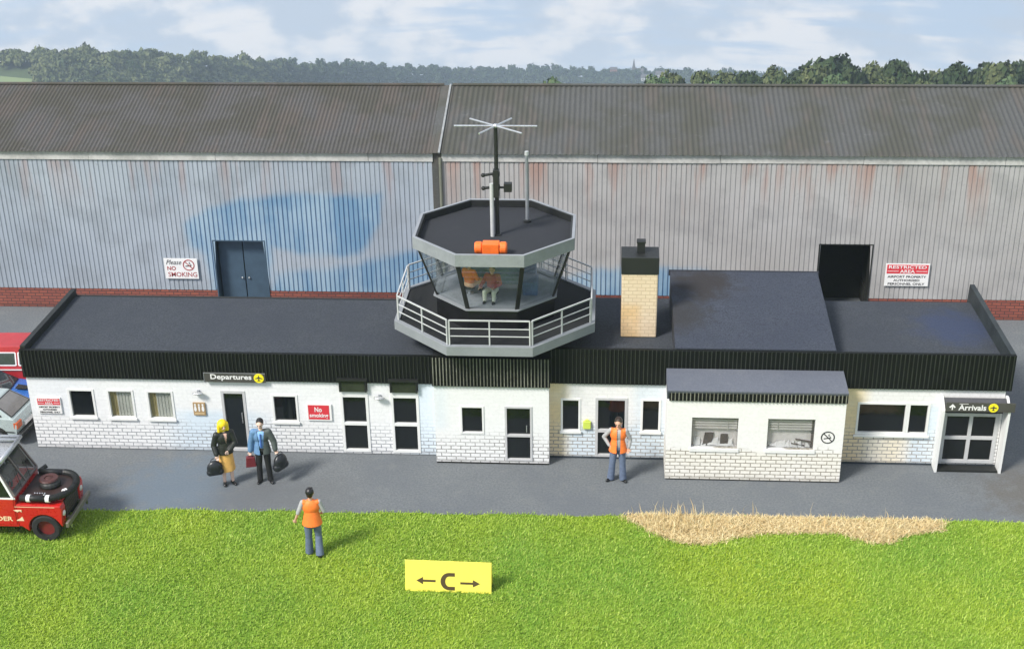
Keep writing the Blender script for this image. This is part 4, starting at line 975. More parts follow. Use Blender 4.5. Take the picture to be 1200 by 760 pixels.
mb = MB(); loft(mb, [(-.88,1.932),(-2.76,1.932),(-2.72,1.99),(-.94,1.99)], lambda z: HW-.03); rf = mb.build('roof', plain('silver_roof', (.42,.43,.44), .3, .1, 3, metal=.4), G, bevel=.02)
mb = MB()
for yy in (-.60,-.44,.44,.60): mb.tube((-.82,yy,2.08),(-2.5,yy,2.08),.045)
mb.tube((-.85,-.62,2.08),(-.85,.62,2.08),.05); mb.tube((-1.0,-.58,1.985),(-1.0,-.58,2.09),.02); mb.tube((-1.0,.58,1.985),(-1.0,.58,2.09),.02); mb.tube((-2.4,-.5,1.98),(-2.4,-.5,2.08),.02); mb.tube((-2.4,.5,1.98),(-2.4,.5,2.08),.02)
mb.build('roof_rack', M['steel'], rf, smooth=True)
# windscreen: red scuttle below, clear glass, two panes
mb = MB(); mb.prism([(-.615,-HW+.01,1.00),(-.615,HW-.01,1.00),(-.605,HW-.02,1.22),(-.605,-HW+.02,1.22)], (-.04,0,0)); mb.build('scuttle', M['car_red'], G, bevel=.008)
mb = MB(); Aw = lambda y, t: Vector((-.61-.36*t, y*(1-.07*t), 1.22+.70*t))
for p_, q_ in ((Aw(-HW+.02,0),Aw(-HW+.02,1)), (Aw(HW-.02,0),Aw(HW-.02,1)), (Aw(-HW+.02,0),Aw(HW-.02,0)), (Aw(-HW+.02,1),Aw(HW-.02,1)), (Aw(0,0),Aw(0,1))): mb.bar(p_, q_, .045, up=(1,0,0))
ws = mb.build('windscreen_frame', plain('grey_brown_frame', (.16,.13,.12), .5, .2), G, bevel=.004)
mb = MB(); mb.add([Aw(-HW+.04,.02), Aw(HW-.04,.02), Aw(HW-.04,.98), Aw(-HW+.04,.98)], [(0,1,2,3)]); mb.build('windscreen_glass', M['glass'], ws)
for yy in (-.30,.22): mb = MB(); mb.bar(Aw(yy,.03)+Vector((.03,0,0)), Aw(yy+.2,.55)+Vector((.03,0,0)), .014); mb.build('wiper', M['black'], ws)
mb = MB(); mb.box(-.80,-.66,-.6,.6,1.0,1.18); mb.lathe([(.15,-.02),(.19,-.02),(.19,.02),(.15,.02),(.15,-.02)], (-.9,-.3,1.25), 'X', 18); mb.box(-1.4,-1.0,-.55,-.05,1.0,1.35); mb.box(-1.4,-1.0,.05,.55,1.0,1.35); mb.build('seats', M['black'], G)
# black hose ring and winch gear lying on the bonnet, kept as part of the vehicle
mb = MB(); ringpts = []
for k in range(33):
    t = math.pi*(k/32)-math.pi/2; ringpts.append((.06+.50*math.cos(t), .60*math.sin(t), 1.12))
ringpts = [(-.52,-.60,1.13)] + ringpts + [(-.52,.60,1.13)]
for a_, b_ in zip(ringpts, ringpts[1:]): mb.tube(a_, b_, .078, .078, 12)
hr = mb.build('hose_ring', plain('ribbed_hose', (.013,.013,.014), .55, .3, 20), G, smooth=True)
mb = MB()
for k in range(34):
    i = 1+k*(len(ringpts)-3)/34; a_ = Vector(ringpts[int(i)]); b_ = Vector(ringpts[int(i)+1]); d_ = (b_-a_).normalized()*.012
    mb.tube(a_-d_, a_+d_, .086, .086, 10)
mb.build('hose_rib', M['black'], hr)
mb = MB(); mb.tube((-.55,.60,1.13),(-.40,.76,1.20),.055); mb.build('hose_nozzle', M['black'], hr)
mb = MB(); mb.prism([(-.58,-.56,1.054),(.1,-.56,1.054),(.38,-.42,1.054),(.46,0,1.054),(.38,.42,1.054),(.1,.56,1.054),(-.58,.56,1.054)], (0,0,.03)); mb.build('hose_tray', plain('dark_tray', (.03,.015,.013), .5, .4, 5), G)
for (x, y_, rz_) in ((-.32,-.60,0), (.14,-.60,0), (.44,-.30,50)):
    mb = MB(); d_ = Vector((math.cos(R(rz_)), math.sin(R(rz_)), 0))*.045; c_ = Vector((x, y_, 1.12)); mb.tube(c_-d_, c_+d_, .092, .092, 12); mb.build('white_strap', M['sign_white'], hr)
mb = MB(); mb.ell((-.05,.05,1.14), (.26,.24,.13), 16, 8); mb.build('spare_gear', M['black'], G)
mb = MB(); mb.lathe([(.10,0),(.21,0),(.23,.03),(.21,.06),(.10,.06),(.10,0)], (-.08,.08,1.22), 'Z', 20); mb.ell((-.08,.08,1.25),(.10,.10,.04),12,8); mb.build('cable_drum', plain('dark_brown_drum', (.07,.022,.018), .5, .3, 8), G)
mb = MB()
for k in range(5): mb.tube((-.30+k*.06,-.30,1.06),(-.27+k*.06,-.36,1.12),.015)
mb.ell((-.02,-.42,1.10),(.03,.03,.03),8,6); mb.build('fittings', M['steel'], G)
for wx in (0, -1.98):
    for s_ in (-1, 1): wheel(G, wx, s_*(HW-.09), wr, .17, M['rim_red'], s_)
# lettering and yellow stripes on the door
text('DER', G, plain('pale_yellow_paint', (.80,.66,.40), .5), -1.12, -.74, .56, .68, -HW-.0145, bold=.02)
mb = MB()
for x, z in ((-.60,.62),): mb.prism([(x-.10,-HW-.002,z-.06),(x+.12,-HW-.002,z-.06),(x+.09,-HW-.002,z+.06),(x+.02,-HW-.002,z)], (0,-.003,0))
mb.prism([(-.70,-HW-.014,.86),(-.50,-HW-.014,.86),(-.50,-HW-.014,.80),(-.55,-HW-.014,.84),(-.60,-HW-.014,.80)], (0,.016,0))
mb.box(-.66,.30,-HW-.004,-HW-.001,.935,.948)
mb.build('stripe_marking', plain('cream_marking', (.78,.62,.42), .5), G)

# ------------------------------------------------------------------ people
def blob(fn, voxel, sm=2):
    mb = MB(); fn(mb)
    me = bpy.data.meshes.new('t'); me.from_pydata(mb.v, [], mb.f); o = bpy.data.objects.new('t', me); COL.objects.link(o)
    bm = bmesh.new(); bm.from_mesh(me); bmesh.ops.remove_doubles(bm, verts=bm.verts, dist=1e-6); bmesh.ops.recalc_face_normals(bm, faces=bm.faces); bm.to_mesh(me); bm.free()
    r = o.modifiers.new('r', 'REMESH'); r.mode = 'VOXEL'; r.voxel_size = voxel
    s_ = o.modifiers.new('s', 'SMOOTH'); s_.iterations = sm; s_.factor = .5
    dg = bpy.context.evaluated_depsgraph_get(); dg.update()
    res = bpy.data.meshes.new_from_object(o.evaluated_get(dg)); bpy.data.objects.remove(o); return res
def cut(me, fn):
    bm = bmesh.new(); bm.from_mesh(me); bmesh.ops.delete(bm, geom=[f for f in bm.faces if fn(f.calc_center_median())], context='FACES'); bm.to_mesh(me); bm.free()
def put(name, me, mat, parent, split=None):
    me.materials.clear()
    for m_ in (mat if isinstance(mat, list) else [mat]): me.materials.append(m_)
    me.polygons.foreach_set('use_smooth', [True]*len(me.polygons))
    if split:
        for p in me.polygons: p.material_index = split(p.center)
    me.name = name; o = bpy.data.objects.new(name, me); COL.objects.link(o); o.parent = parent; return o
V3 = Vector
def hand(mb, w, d, side, curl=.5, palm_n=V3((0,-1,0))):
    """palm and five unequal fingers growing from wrist w along d"""
    d = V3(d).normalized(); sd = d.cross(V3(palm_n)).normalized(); pn = sd.cross(d).normalized()
    pc = w + d*.05; mb.ell(pc, (.022,.022,.022)); 
    for k in range(4):
        o = sd*(.030-.020*k); mb.cap(w+d*.012+o*.5, w+d*.075+o, .015, .0125)
        ln = (.060,.070,.066,.050)[k]; a = w+d*.078+o; b = a+(d*math.cos(curl*.6)+pn*math.sin(curl*.6))*ln*.5; c = b+(d*math.cos(curl*1.7)+pn*math.sin(curl*1.7))*ln*.5
        mb.cap(a, b, .0100, .0092); mb.cap(b, c, .0092, .0078)
    t0 = w+d*.025+sd*.024*side; t1 = t0+(d*.6+sd*.75*side+pn*.3).normalized()*.036; t2 = t1+(d*.9+sd*.2*side+pn*.5).normalized()*.030
    mb.cap(t0, t1, .0125, .0105); mb.cap(t1, t2, .0105, .0085)
def person(label, loc, rz, P, cloth, skin='skin', hair=None, eyes=True):
    """P: joints; keys knee/foot/elbow/wrist/hand_d per side (0 = camera side left, 1 = right), pelvis, chest, neck, head"""
    o = thing('person', label, 'person', loc, rz, local=True)
    pel, chest, neck, head = [V3(P[k]) for k in ('pelvis','chest','neck','head')]
    hips = [pel+V3((-.095,0,-.03)), pel+V3((.095,0,-.03))]; sh = [V3(q) for q in P['shoulder']]
    kn = [V3(q) for q in P['knee']]; ft = [V3(q) for q in P['ankle']]; el = [V3(q) for q in P['elbow']]; wr_ = [V3(q) for q in P['wrist']]
    fd = [V3(q).normalized() for q in P['foot_d']]; hd = [V3(q) for q in P['hand_d']]; hf = V3(P.get('face', (0,-1,0))).normalized()
    hs = hf.cross(V3((0,0,1))).normalized(); up_ = hs.cross(hf).normalized()
    rot = Matrix((hs, -hf, up_)).transposed()
    def body(mb):
        mb.ell(head, (.084,.103,.118), 18, 14, rot); mb.ell(head-up_*.065+hf*.03, (.052,.058,.050), 14, 10, rot)
        mb.cap(head+hf*.100+up_*.012, head+hf*.122-up_*.022, .010, .017)               # nose
        mb.ell(head+hf*.096+up_*.03, (.055,.012,.012), 12, 8, rot)                      # brow
        mb.cap(head+hf*.096-up_*.054-hs*.020, head+hf*.096-up_*.054+hs*.020, .0095)   # lips
        for s_ in (-1, 1): mb.ell(head+hs*.088*s_-up_*.005, (.012,.022,.030), 10, 8, rot)
        mb.cap(neck-V3((0,0,.05)), head-up_*.07-hf*.01, .056, .050)
        mb.ell(chest, (.165,.10,.17), 18, 12); mb.ell((chest+pel)/2, (.135,.095,.16), 18, 12); mb.ell(pel, (.155,.11,.12), 18, 12)
        for i in (0, 1):
            mb.cap(hips[i], kn[i], .085, .058); mb.cap(kn[i], ft[i], .056, .038); mb.cap(ft[i]-V3((0,0,.03))-fd[i]*.03, ft[i]-V3((0,0,.04))+fd[i]*.13, .036, .030)
            mb.cap(neck-V3((0,0,.06)), sh[i], .05, .052); mb.cap(sh[i], el[i], .050, .038); mb.cap(el[i], wr_[i], .038, .026)
            hand(mb, wr_[i], hd[i], 1 if i == 0 else -1, P.get('curl', .7), V3(P.get('palm', (0,-1,0))))
    put('body', blob(body, .0085, 2), M[skin], o)
    if eyes:
        for s_ in (-1, 1):
            mb = MB(); mb.ell(head+hf*.097+hs*.033*s_+up_*.008, (.014,.010,.010), 10, 6, rot); mb.build('eye', M['black'], o, smooth=True)
        mb = MB(); mb.ell(head+hf*.106-up_*.054, (.022,.004,.005), 10, 6, rot); mb.build('mouth', M['ink_red'], o, smooth=True)
    if hair: put('hair', blob(lambda mb: hair(mb, head, hf, hs, up_, rot), .010, 2), M[P['hairmat']], o)
    for (nm, fn, mt, ct, sp) in cloth(dict(pel=pel, chest=chest, neck=neck, head=head, hips=hips, sh=sh, kn=kn, ft=ft, el=el, wr=wr_, fd=fd, hd=hd, hf=hf)):
        me = blob(fn, .012, 3)
        if ct: cut(me, ct)
        put(nm, me, mt, o, sp)
    return o
def trousers(J, r=.024, flare=.02, low=.045):
    def f(mb):
        mb.ell(J['pel']+V3((0,0,.0)), (.155+r,.11+r,.12), 18, 12)
        for i in (0, 1):
            mb.cap(J['hips'][i], J['kn'][i], .088+r, .06+r); mb.tube(J['kn'][i], J['ft'][i]-V3((0,0,low)), .058+r, .045+r+flare, 14); mb.ell(J['kn'][i], (.06+r,)*3, 12, 8)
    return f
def shoes(J, r=.010):
    def f(mb):
        for i in (0, 1):
            a = J['ft'][i]; fd = J['fd'][i]; mb.cap(V3((a.x, a.y, .048))-fd*.045, V3((a.x, a.y, .038))+fd*.14, .046+r*.3, .036+r*.3)
            mb.ell(V3((a.x, a.y, .016))+fd*.05, (.055,.055,.016)); mb.cap(V3((a.x, a.y, .018))-fd*.05, V3((a.x, a.y, .018))+fd*.14, .018)
    return f
def torso(J, r, z_low, hem, sleeves=True, forearm=True, hemz=None, sh_r=0.):
    def f(mb):
        ch, pl = J['chest'], J['pel']
        mb.ell(ch+V3((0,0,.01)), (.168+r,.103+r,.165+r), 20, 12); mb.ell((ch+pl)/2, (.14+r,.10+r,.17), 20, 12)
        for i in (0, 1):
            if sleeves: mb.cap(J['neck']-V3((0,0,.07)), J['sh'][i], .052+r*.6, .052+r)
            else: mb.cap(J['neck']-V3((0,0,.085)), J['sh'][i].lerp(J['neck'], .12)-V3((0,0,.012)), .045+r*.6, .050+r*.5)
        # skirt of the garment, flaring to the hem
        c0 = V3((pl.x*.5+ch.x*.5, ch.y, pl.z+.16)); c1 = V3((pl.x, pl.y, z_low)); vs = []; n = 20
        for c, k in ((c0, 0.), (c1, 1.)):
            vs += [c+V3(((.145+r+hem*k)*math.cos(2*math.pi*i/n), (.105+r+hem*k)*math.sin(2*math.pi*i/n), 0)) for i in range(n)]
        mb.add(vs, [(i, (i+1) % n, (i+1) % n+n, i+n) for i in range(n)] + [tuple(range(n-1,-1,-1)), tuple(range(n, 2*n))])
        if sleeves:
            for i in (0, 1):
                mb.cap(J['sh'][i], J['el'][i], .052+r, .042+r)
                if forearm: mb.cap(J['el'][i], J['wr'][i].lerp(J['el'][i], .12), .042+r, .032+r)
    return f
def short_hair(k=.014, back=.03):
    def f(mb, head, hf, hs, up_, rot):
        mb.ell(head+up_*.034-hf*.030, (.090+k*.4,.103+k*.3,.102+k*.4), 18, 12, rot)
        mb.ell(head-hf*.060-up_*.02, (.078,.056,.088), 14, 10, rot)
        mb.cap(head+up_*.100+hf*.040-hs*.045, head+up_*.100+hf*.040+hs*.045, .022)
    return f
def base_pose(**kw):
    P = dict(pelvis=(0,0,.96), chest=(0,0,1.30), neck=(0,.005,1.50), head=(0,-.012,1.672), shoulder=[(-.185,0,1.435),(.185,0,1.435)],
        knee=[(-.11,-.02,.52),(.11,-.02,.52)], ankle=[(-.12,0,.085),(.12,0,.085)], foot_d=[(-.3,-1,0),(.3,-1,0)],
        elbow=[(-.27,.02,1.16),(.27,.02,1.16)], wrist=[(-.27,-.05,.92),(.27,-.05,.92)], hand_d=[(0,-.1,-1),(0,-.1,-1)], hairmat='hair_black')
    P.update(kw); return P
# woman with blond hair, black jacket, golden skirt
def wom(J):
    def skirt(mb):
        n = 22; vs = []
        for z, rx, ry in ((1.02,.135,.105), (.92,.175,.135), (.68,.185,.15), (.40,.205,.17)):
            vs += [V3(((rx+.010*math.cos(7*2*math.pi*i/n)*(1.05-z))*math.cos(2*math.pi*i/n), (ry+.010*math.sin(5*2*math.pi*i/n)*(1.05-z))*math.sin(2*math.pi*i/n), z)) for i in range(n)]
        fs = [(a*n+i, a*n+(i+1) % n, (a+1)*n+(i+1) % n, (a+1)*n+i) for a in range(3) for i in range(n)] + [tuple(range(n)), tuple(range(4*n-1, 3*n-1, -1))]
        mb.add(vs, fs)
    return [('skirt', skirt, M['skirt'], None, None), ('jacket', torso(J, .030, .90, .035), M['jacket_black'], lambda c: c.y < -.06 and abs(c.x-.02) < (c.z-1.18)*.16 and c.z > 1.18, None),
            ('blouse', torso(J, .010, 1.05, .0, sleeves=False), plain('pale_pink_blouse', (.75,.48,.38), .7), None, None), ('shoes', shoes(J), M['black_gloss'], None, None)]
def wom_hair(mb, head, hf, hs, up_, rot):
    mb.ell(head+up_*.028-hf*.02, (.130,.128,.128), 18, 12, rot); mb.ell(head-hf*.035-up_*.07, (.140,.105,.15), 16, 10, rot)
    for s_ in (-1, 1): mb.cap(head+hs*.100*s_+up_*.05+hf*.02, head+hs*.108*s_-up_*.13+hf*.02, .042, .046)
    mb.cap(head+up_*.095+hf*.05-hs*.04, head+up_*.095+hf*.05+hs*.04, .028)
person('woman with bright yellow hair in a black jacket and golden skirt by the departures door', (-9.34, 29.20, 0), R(28),
    base_pose(elbow=[(-.27,.03,1.15),(.25,-.06,1.16)], wrist=[(-.25,-.12,.93),(.05,-.19,1.02)], hand_d=[(.1,-.25,-1),(-.9,-.3,-.25)], knee=[(-.09,-.02,.5),(.09,-.02,.5)], ankle=[(-.10,.0,.085),(.10,-.04,.085)], foot_d=[(-.2,-1,0),(.25,-1,0)], face=(.1,-1,-.10), hairmat='hair_yellow'), wom, 'skin_pale', wom_hair)
# man in grey jacket
def man(J):
    return [('trousers', trousers(J, .016, .012), M['cloth_black'], None, None), ('shoes', shoes(J), M['black_gloss'], None, None),
            ('shirt', torso(J, .014, 1.02, .0, sleeves=False), M['shirt_blue'], None, None),
            ('jacket', torso(J, .036, .86, .045), [plain('grey_green_jacket', (.075,.09,.085), .7, .2, 12), plain('blue_jacket_lit_half', (.11,.22,.38), .7, .15, 12)], lambda c: c.y < -.05 and abs(c.x) < .035+.05*max(0, min(1, (c.z-.85)/.55)) and c.z < 1.5, lambda c: 1 if c.x < -.03 else 0),  # blue on one half paints the jacket's half-lit look
            ('tie', lambda mb: mb.cap(V3((0,-.122,1.43)), V3((0,-.135,1.08)), .018, .030), M['tie_blue'], None, None)]
person('dark haired man in a grey jacket and blue tie holding two bags', (-8.43, 29.33, 0), R(6),
    base_pose(elbow=[(-.27,.0,1.16),(.30,.0,1.16)], wrist=[(-.30,-.04,.91),(.33,-.05,.93)], hand_d=[(-.1,-.1,-1),(.25,-.1,-1)], ankle=[(-.13,0,.085),(.14,-.02,.085)], foot_d=[(-.25,-1,0),(.45,-1,0)], face=(-.05,-1,-.18), curl=1.3), man, 'skin_pale', short_hair())
# bags
def bag(name, label, cat, loc, rz, rx, ry, rzz, mat, box=False):
    b = thing(name, label, cat, loc, rz, local=True, group='bags carried by the travellers')
    if box:
        mb = MB(); mb.prism([(-rx,-ry,0),(rx,-ry,0),(rx*.82,-ry*.8,rzz*2),(-rx*.82,-ry*.8,rzz*2)], (0,ry*1.8,0)); mb.build('case', mat, b, bevel=.015)
    else: put('case', blob(lambda mb: (mb.ell((0,0,rzz), (rx,ry,rzz), 18, 12), mb.cap((-rx*.6,0,rzz*.5), (rx*.6,0,rzz*.5), ry*.9)), .012, 2), mat, b)
    mb = MB(); top = rzz*2-.01; pts = [(rx*.42*math.cos(t), 0, top-.01+.085*math.sin(t)) for t in [math.pi*k/10 for k in range(11)]]; mb.path(pts, .010, 8); mb.build('handle', mat, b, smooth=True)
    return b
# ------------------------------------------------------------------ remaining people
def vest_cloth(top, trou, open_front=True):
    def f(J):
        out = [('trousers', trousers(J, .022, .03), M[trou], None, None), ('shoes', shoes(J), M['black_gloss'], None, None),
               ('shirt', torso(J, .010, .98, .0, sleeves=True, forearm=top != 'back'), M['shirt_grey'], None, None),
               ('high_visibility_vest', torso(J, .036, .86, .055, sleeves=False, sh_r=.004), M['hivis'], (lambda c: c.y < -.04 and abs(c.x-.02) < .045 and c.z < 1.50) if open_front else None, None)]
        if open_front: out.append(('belt', lambda mb: mb.ell(V3((0,-.012,.985)), (.150,.112,.022)), M['black'], None, None))
        return out
    return f
person('man in an orange safety vest with hand on hip facing out from the terminal door', (.47, 29.76, 0), R(-4),
    base_pose(elbow=[(-.36,.06,1.20),(.30,.05,1.17)], wrist=[(-.20,-.06,1.0),(.27,-.02,.95)], hand_d=[(.8,-.3,-.4),(-.2,-.2,-1)], knee=[(-.13,-.03,.52),(.12,-.02,.52)], ankle=[(-.17,0,.085),(.14,0,.085)], foot_d=[(-.75,-1,0),(.6,-1,0)], head=(0,-.03,1.665), face=(-.12,-1,-.22), hairmat='hair_brown'),
    vest_cloth('front', 'jeans'), 'skin', short_hair(.02))
person('man in an orange safety vest seen from behind walking on the lawn', (-6.53, 26.15, 0), R(180+8),
    base_pose(elbow=[(-.28,.0,1.17),(.30,.04,1.18)], wrist=[(-.20,-.20,1.0),(.38,-.03,.96)], hand_d=[(.2,-.6,-.6),(.25,-.15,-1)], knee=[(-.11,-.05,.52),(.11,-.02,.52)], ankle=[(-.12,.10,.10),(.13,-.06,.085)], foot_d=[(-.1,-1,0),(.15,-1,0)], face=(-.1,-1,-.1)),
    vest_cloth('back', 'jeans', False), 'skin', short_hair(.02))
# seated pair in the cab
def seated(**kw):
    P = base_pose(pelvis=(0,0,.34), chest=(0,-.02,.64), neck=(0,-.01,.84), head=(0,-.04,.985), shoulder=[(-.18,0,.77),(.18,0,.77)], knee=[(-.15,-.40,.36),(.15,-.40,.36)], ankle=[(-.15,-.40,.085),(.15,-.40,.085)],
        elbow=[(-.28,-.05,.54),(.27,-.06,.54)], wrist=[(-.22,-.26,.46),(.18,-.26,.46)], hand_d=[(.2,-1,-.2),(-.2,-1,-.2)], foot_d=[(0,-1,0),(0,-1,0)])
    P.update(kw); return P
def seat_cloth(jk, tr):
    def f(J):
        def jac(mb):
            mb.ell(J['chest'], (.21,.14,.20), 18, 12); mb.ell((J['chest']+J['pel'])/2, (.19,.15,.20), 18, 12)
            for i in (0, 1): mb.cap(J['neck']-V3((0,0,.08)), J['sh'][i], .07, .082); mb.cap(J['sh'][i], J['el'][i], .082, .066); mb.cap(J['el'][i], J['wr'][i].lerp(J['el'][i], .15), .066, .05)
        def tro(mb):
            mb.ell(J['pel'], (.18,.15,.13), 18, 12)
            for i in (0, 1): mb.cap(J['hips'][i], J['kn'][i], .10, .078); mb.cap(J['kn'][i], J['ft'][i], .075, .06)
        return [('jacket', jac, M[jk], None, None), ('trousers', tro, M[tr], None, None), ('shoes', shoes(J), M['black_gloss'], None, None)]
    return f
def stool(label, loc):
    s_ = thing('stool', label, 'stool', loc, 0, group='stools in the control cab', local=True); s_.scale = (.80,)*3
    mb = MB(); mb.lathe([(.0001,.215),(.17,.215),(.18,.20),(.17,.18),(.0001,.18)], (0,0,0), 'Z', 18); mb.build('seat', M['black'], s_)
    mb = MB(); mb.tube((0,0,0),(0,0,.18),.04); mb.lathe([(.0001,0),(.14,0),(.14,.02),(.0001,.03)], (0,0,0), 'Z', 16); mb.build('pedestal', M['steel'], s_)
ZC = 4.151
person('controller in a dark red top and cream trousers sitting in the tower cab', (-2.74, 31.62, ZC), R(-12), seated(hairmat='hair_brown', wrist=[(-.36,-.22,.42),(.10,-.24,.46)], elbow=[(-.31,-.02,.52),(.27,-.06,.54)]), seat_cloth('maroon', 'cream'), 'skin', short_hair())
stool('black stool under the controller in dark red', (-2.74, 31.62, ZC))
person('controller in a bright orange coat sitting in the tower cab', (-3.36, 31.90, ZC), R(150), seated(hairmat='hair_brown', head=(0,-.03,1.03)), seat_cloth('hivis', 'hivis_edge'), 'skin', short_hair())
stool('black stool under the controller in the orange coat', (-3.36, 31.90, ZC))
for o_ in bpy.data.objects:
    if o_.get('category') == 'person' and 'controller' in o_['label']: o_.scale = (.80,)*3
def RZ(a, p): return (p[0]*math.cos(R(a))-p[1]*math.sin(R(a)), p[0]*math.sin(R(a))+p[1]*math.cos(R(a)))
a = RZ(28, (-.25,-.16)); bag('shoulder_bag', 'large round black bag held by the woman', 'bag', (-9.34+a[0]-.09, 29.20+a[1], .38), R(20), .20, .11, .21, M['black_bag'])
a = RZ(6, (-.31,-.05)); bag('handbag', 'small dark red bag in the hand of the man', 'bag', (-8.43+a[0], 29.33+a[1], .49), R(15), .13, .07, .135, M['red_bag'], box=True)
a = RZ(6, (.36,-.06)); bag('holdall', 'large rounded black bag in the left hand of the man', 'bag', (-8.43+a[0]+.07, 29.33+a[1], .38), R(60), .21, .13, .22, M['black_bag'])

# ------------------------------------------------------------------ distant land
TT = np.array([-1.2, -.4576, -.391, -.326, -.26, -.229, -.1326, -.0687, .0326, .10, .3, 1.2])
SS = np.array([.2385, .2379, .2366, .2400, .2448, .2482, .2514, .2520, .2532, .2545, .258, .262])
DD = np.array([700, 700, 700, 740, 860, 950, 1250, 1350, 1400, 1400, 1400, 1400.])
def crest(t): return float(np.interp(t, TT, DD)), float(np.interp(t, TT, SS))
TREE = 6.5
def hz(X, Y):
    if Y <= 52: return -.03
    t = X/Y; D, s = crest(t); wob = 1.2*math.sin(X*.021+1)+.9*math.sin(Y*.017+X*.008)
    base = -.30*(Y-55) if Y > 55 else -.03
    zc = 18 - s*D - TREE
    if Y <= D: rise = zc - .27*(D-Y)
    else: rise = zc - .31*(Y-D)
    if Y > 150: base += wob
    return max(base, rise) if Y <= D else rise
mb = MB(); ys = [52,54,56,60,70,85,105,130,160,200,250,310,380,460] + list(np.arange(520, 1500, 14.)) + [1560, 1640]
us = np.linspace(-1, 1, 181); nx = len(us)
for y in ys:
    for u in us: x = u*(420+max(0, y-52)*.5); mb.v.append((x, y, hz(x, y)))
for j in range(len(ys)-1):
    for i in range(nx-1): a = j*nx+i; mb.f.append((a, a+1, a+nx+1, a+nx)); mb.m.append(0)
tag(mb.build('hills', M['hill'], smooth=True), 'wooded hills falling away behind the airport', kind='structure')

def crown_arrays(seed, nl, lobes, leaf, core=True, flat=.8):
    """unit crown (radius about 1, base at z=0, top near z=1.6): leaf quads over many lobes around a dark core"""
    g = np.random.default_rng(seed)
    th = g.uniform(0, 2*np.pi, lobes); rr = np.sqrt(g.uniform(0, 1, lobes))*.62; hz_ = g.uniform(.35, 1.12, lobes)
    hz_ = np.where(rr < .25, np.maximum(hz_, .95), hz_)
    L = np.stack([rr*np.cos(th), rr*np.sin(th), hz_*flat], 1); Rl = g.uniform(.26, .46, lobes)
    k = g.integers(0, lobes, nl); d = g.normal(0, 1, (nl, 3)); d[:,2] = np.abs(d[:,2])*.9-.25; d /= np.linalg.norm(d, axis=1)[:,None]
    p = L[k]+d*(Rl[k]*g.uniform(.82, 1.12, nl))[:,None]
    nrm = d+g.normal(0, .45, (nl, 3)); nrm /= np.linalg.norm(nrm, axis=1)[:,None]
    a = np.cross(nrm, g.normal(0, 1, (nl, 3))); a /= np.linalg.norm(a, axis=1)[:,None]; b = np.cross(nrm, a)
    s_ = (leaf*g.uniform(.6, 1.4, nl))[:,None]
    q = np.stack([p-a*s_-b*s_*.7, p+a*s_-b*s_*.5, p+a*s_*.8+b*s_*.8, p-a*s_*.7+b*s_], 1)
    lt = (g.uniform(0, 1, lobes)*.5)[k]+g.uniform(0, .5, nl)
    # core lobes as small octahedra
    V = [q.reshape(-1, 3)]; F = [np.arange(nl*4).reshape(-1, 4)]; T_ = [np.repeat(lt, 4)]; tris = []
    off = nl*4
    if core:
        for i in range(lobes):
            o6 = np.array([(1,0,0),(-1,0,0),(0,1,0),(0,-1,0),(0,0,1),(0,0,-1)])*Rl[i]*.86+L[i]; V.append(o6); T_.append(np.full(6, .05))
            for t3 in ((0,2,4),(2,1,4),(1,3,4),(3,0,4),(2,0,5),(1,2,5),(3,1,5),(0,3,5)): tris.append([off+c for c in t3])
            off += 6
    return np.concatenate(V), F[0], np.array(tris, int).reshape(-1, 3), np.concatenate(T_)
def mesh_from(name, V, Q, T3, tint, mat):
    me = bpy.data.meshes.new(name); me.vertices.add(len(V)); me.vertices.foreach_set('co', V.astype(np.float32).ravel())
    loops = np.concatenate([Q.ravel(), T3.ravel()]).astype(np.int32); me.loops.add(len(loops)); me.loops.foreach_set('vertex_index', loops)
    n4, n3 = len(Q), len(T3); me.polygons.add(n4+n3)
    st = np.concatenate([np.arange(n4)*4, n4*4+np.arange(n3)*3]); tt = np.concatenate([np.full(n4, 4), np.full(n3, 3)])
    me.polygons.foreach_set('loop_start', st.astype(np.int32)); me.polygons.foreach_set('loop_total', tt.astype(np.int32))
    a = me.attributes.new('tint', 'FLOAT', 'POINT'); a.data.foreach_set('value', tint.astype(np.float32))
    me.update(calc_edges=True); me.materials.append(mat); return me
# the wood on the hill: one mass
def wood(name, label, tlo, thi, n, d0, d1, rad, nl, mat, seed, gap=None):
    g = np.random.default_rng(seed); var = [crown_arrays(seed*10+i, nl, 9, .17) for i in range(5)]
    Vs, Qs, Ts, Ti = [], [], [], []; off = 0
    for i in range(n):
        t = g.uniform(tlo, thi); D, s = crest(t); Y = D - g.uniform(d0, d1); X = t*Y
        if gap and gap(t, D-Y): continue
        z = hz(X, Y); V, Q, T3, ti = var[g.integers(0, 5)]
        r_ = rad*g.uniform(.5, 1.0)**1.0*(1.7 if g.uniform() < .15 else 1.15)*(D/900)**.35; a = g.uniform(0, 6.28); ca, sa = math.cos(a), math.sin(a)
        h_ = r_*g.uniform(.9, 1.5)
        W = np.stack([(V[:,0]*ca-V[:,1]*sa)*r_+X, (V[:,0]*sa+V[:,1]*ca)*r_+Y, V[:,2]*h_+z+g.uniform(.5, 2.2)], 1)
        Vs.append(W); Qs.append(Q+off); Ts.append(T3+off); zone = .5+.5*math.sin(X*.075+1.3*math.sin(Y*.09))*math.cos(Y*.11+X*.021); Ti.append(np.clip(ti*.6+g.uniform(-.2, .25)+.55*zone, 0, 1)); off += len(V)
    me = mesh_from(name, np.concatenate(Vs), np.concatenate(Qs), np.concatenate(Ts), np.concatenate(Ti), mat)
    o = bpy.data.objects.new(name, me); COL.objects.link(o); tag(o, label, kind='stuff'); return o
wood('woodland', 'dense mixed wood covering the near hillside on the left', -.62, -.24, 2400, -6, 46, 3.3, 90, M['leaf'], 5, gap=lambda t, d: t < -.434 and 7 < d)
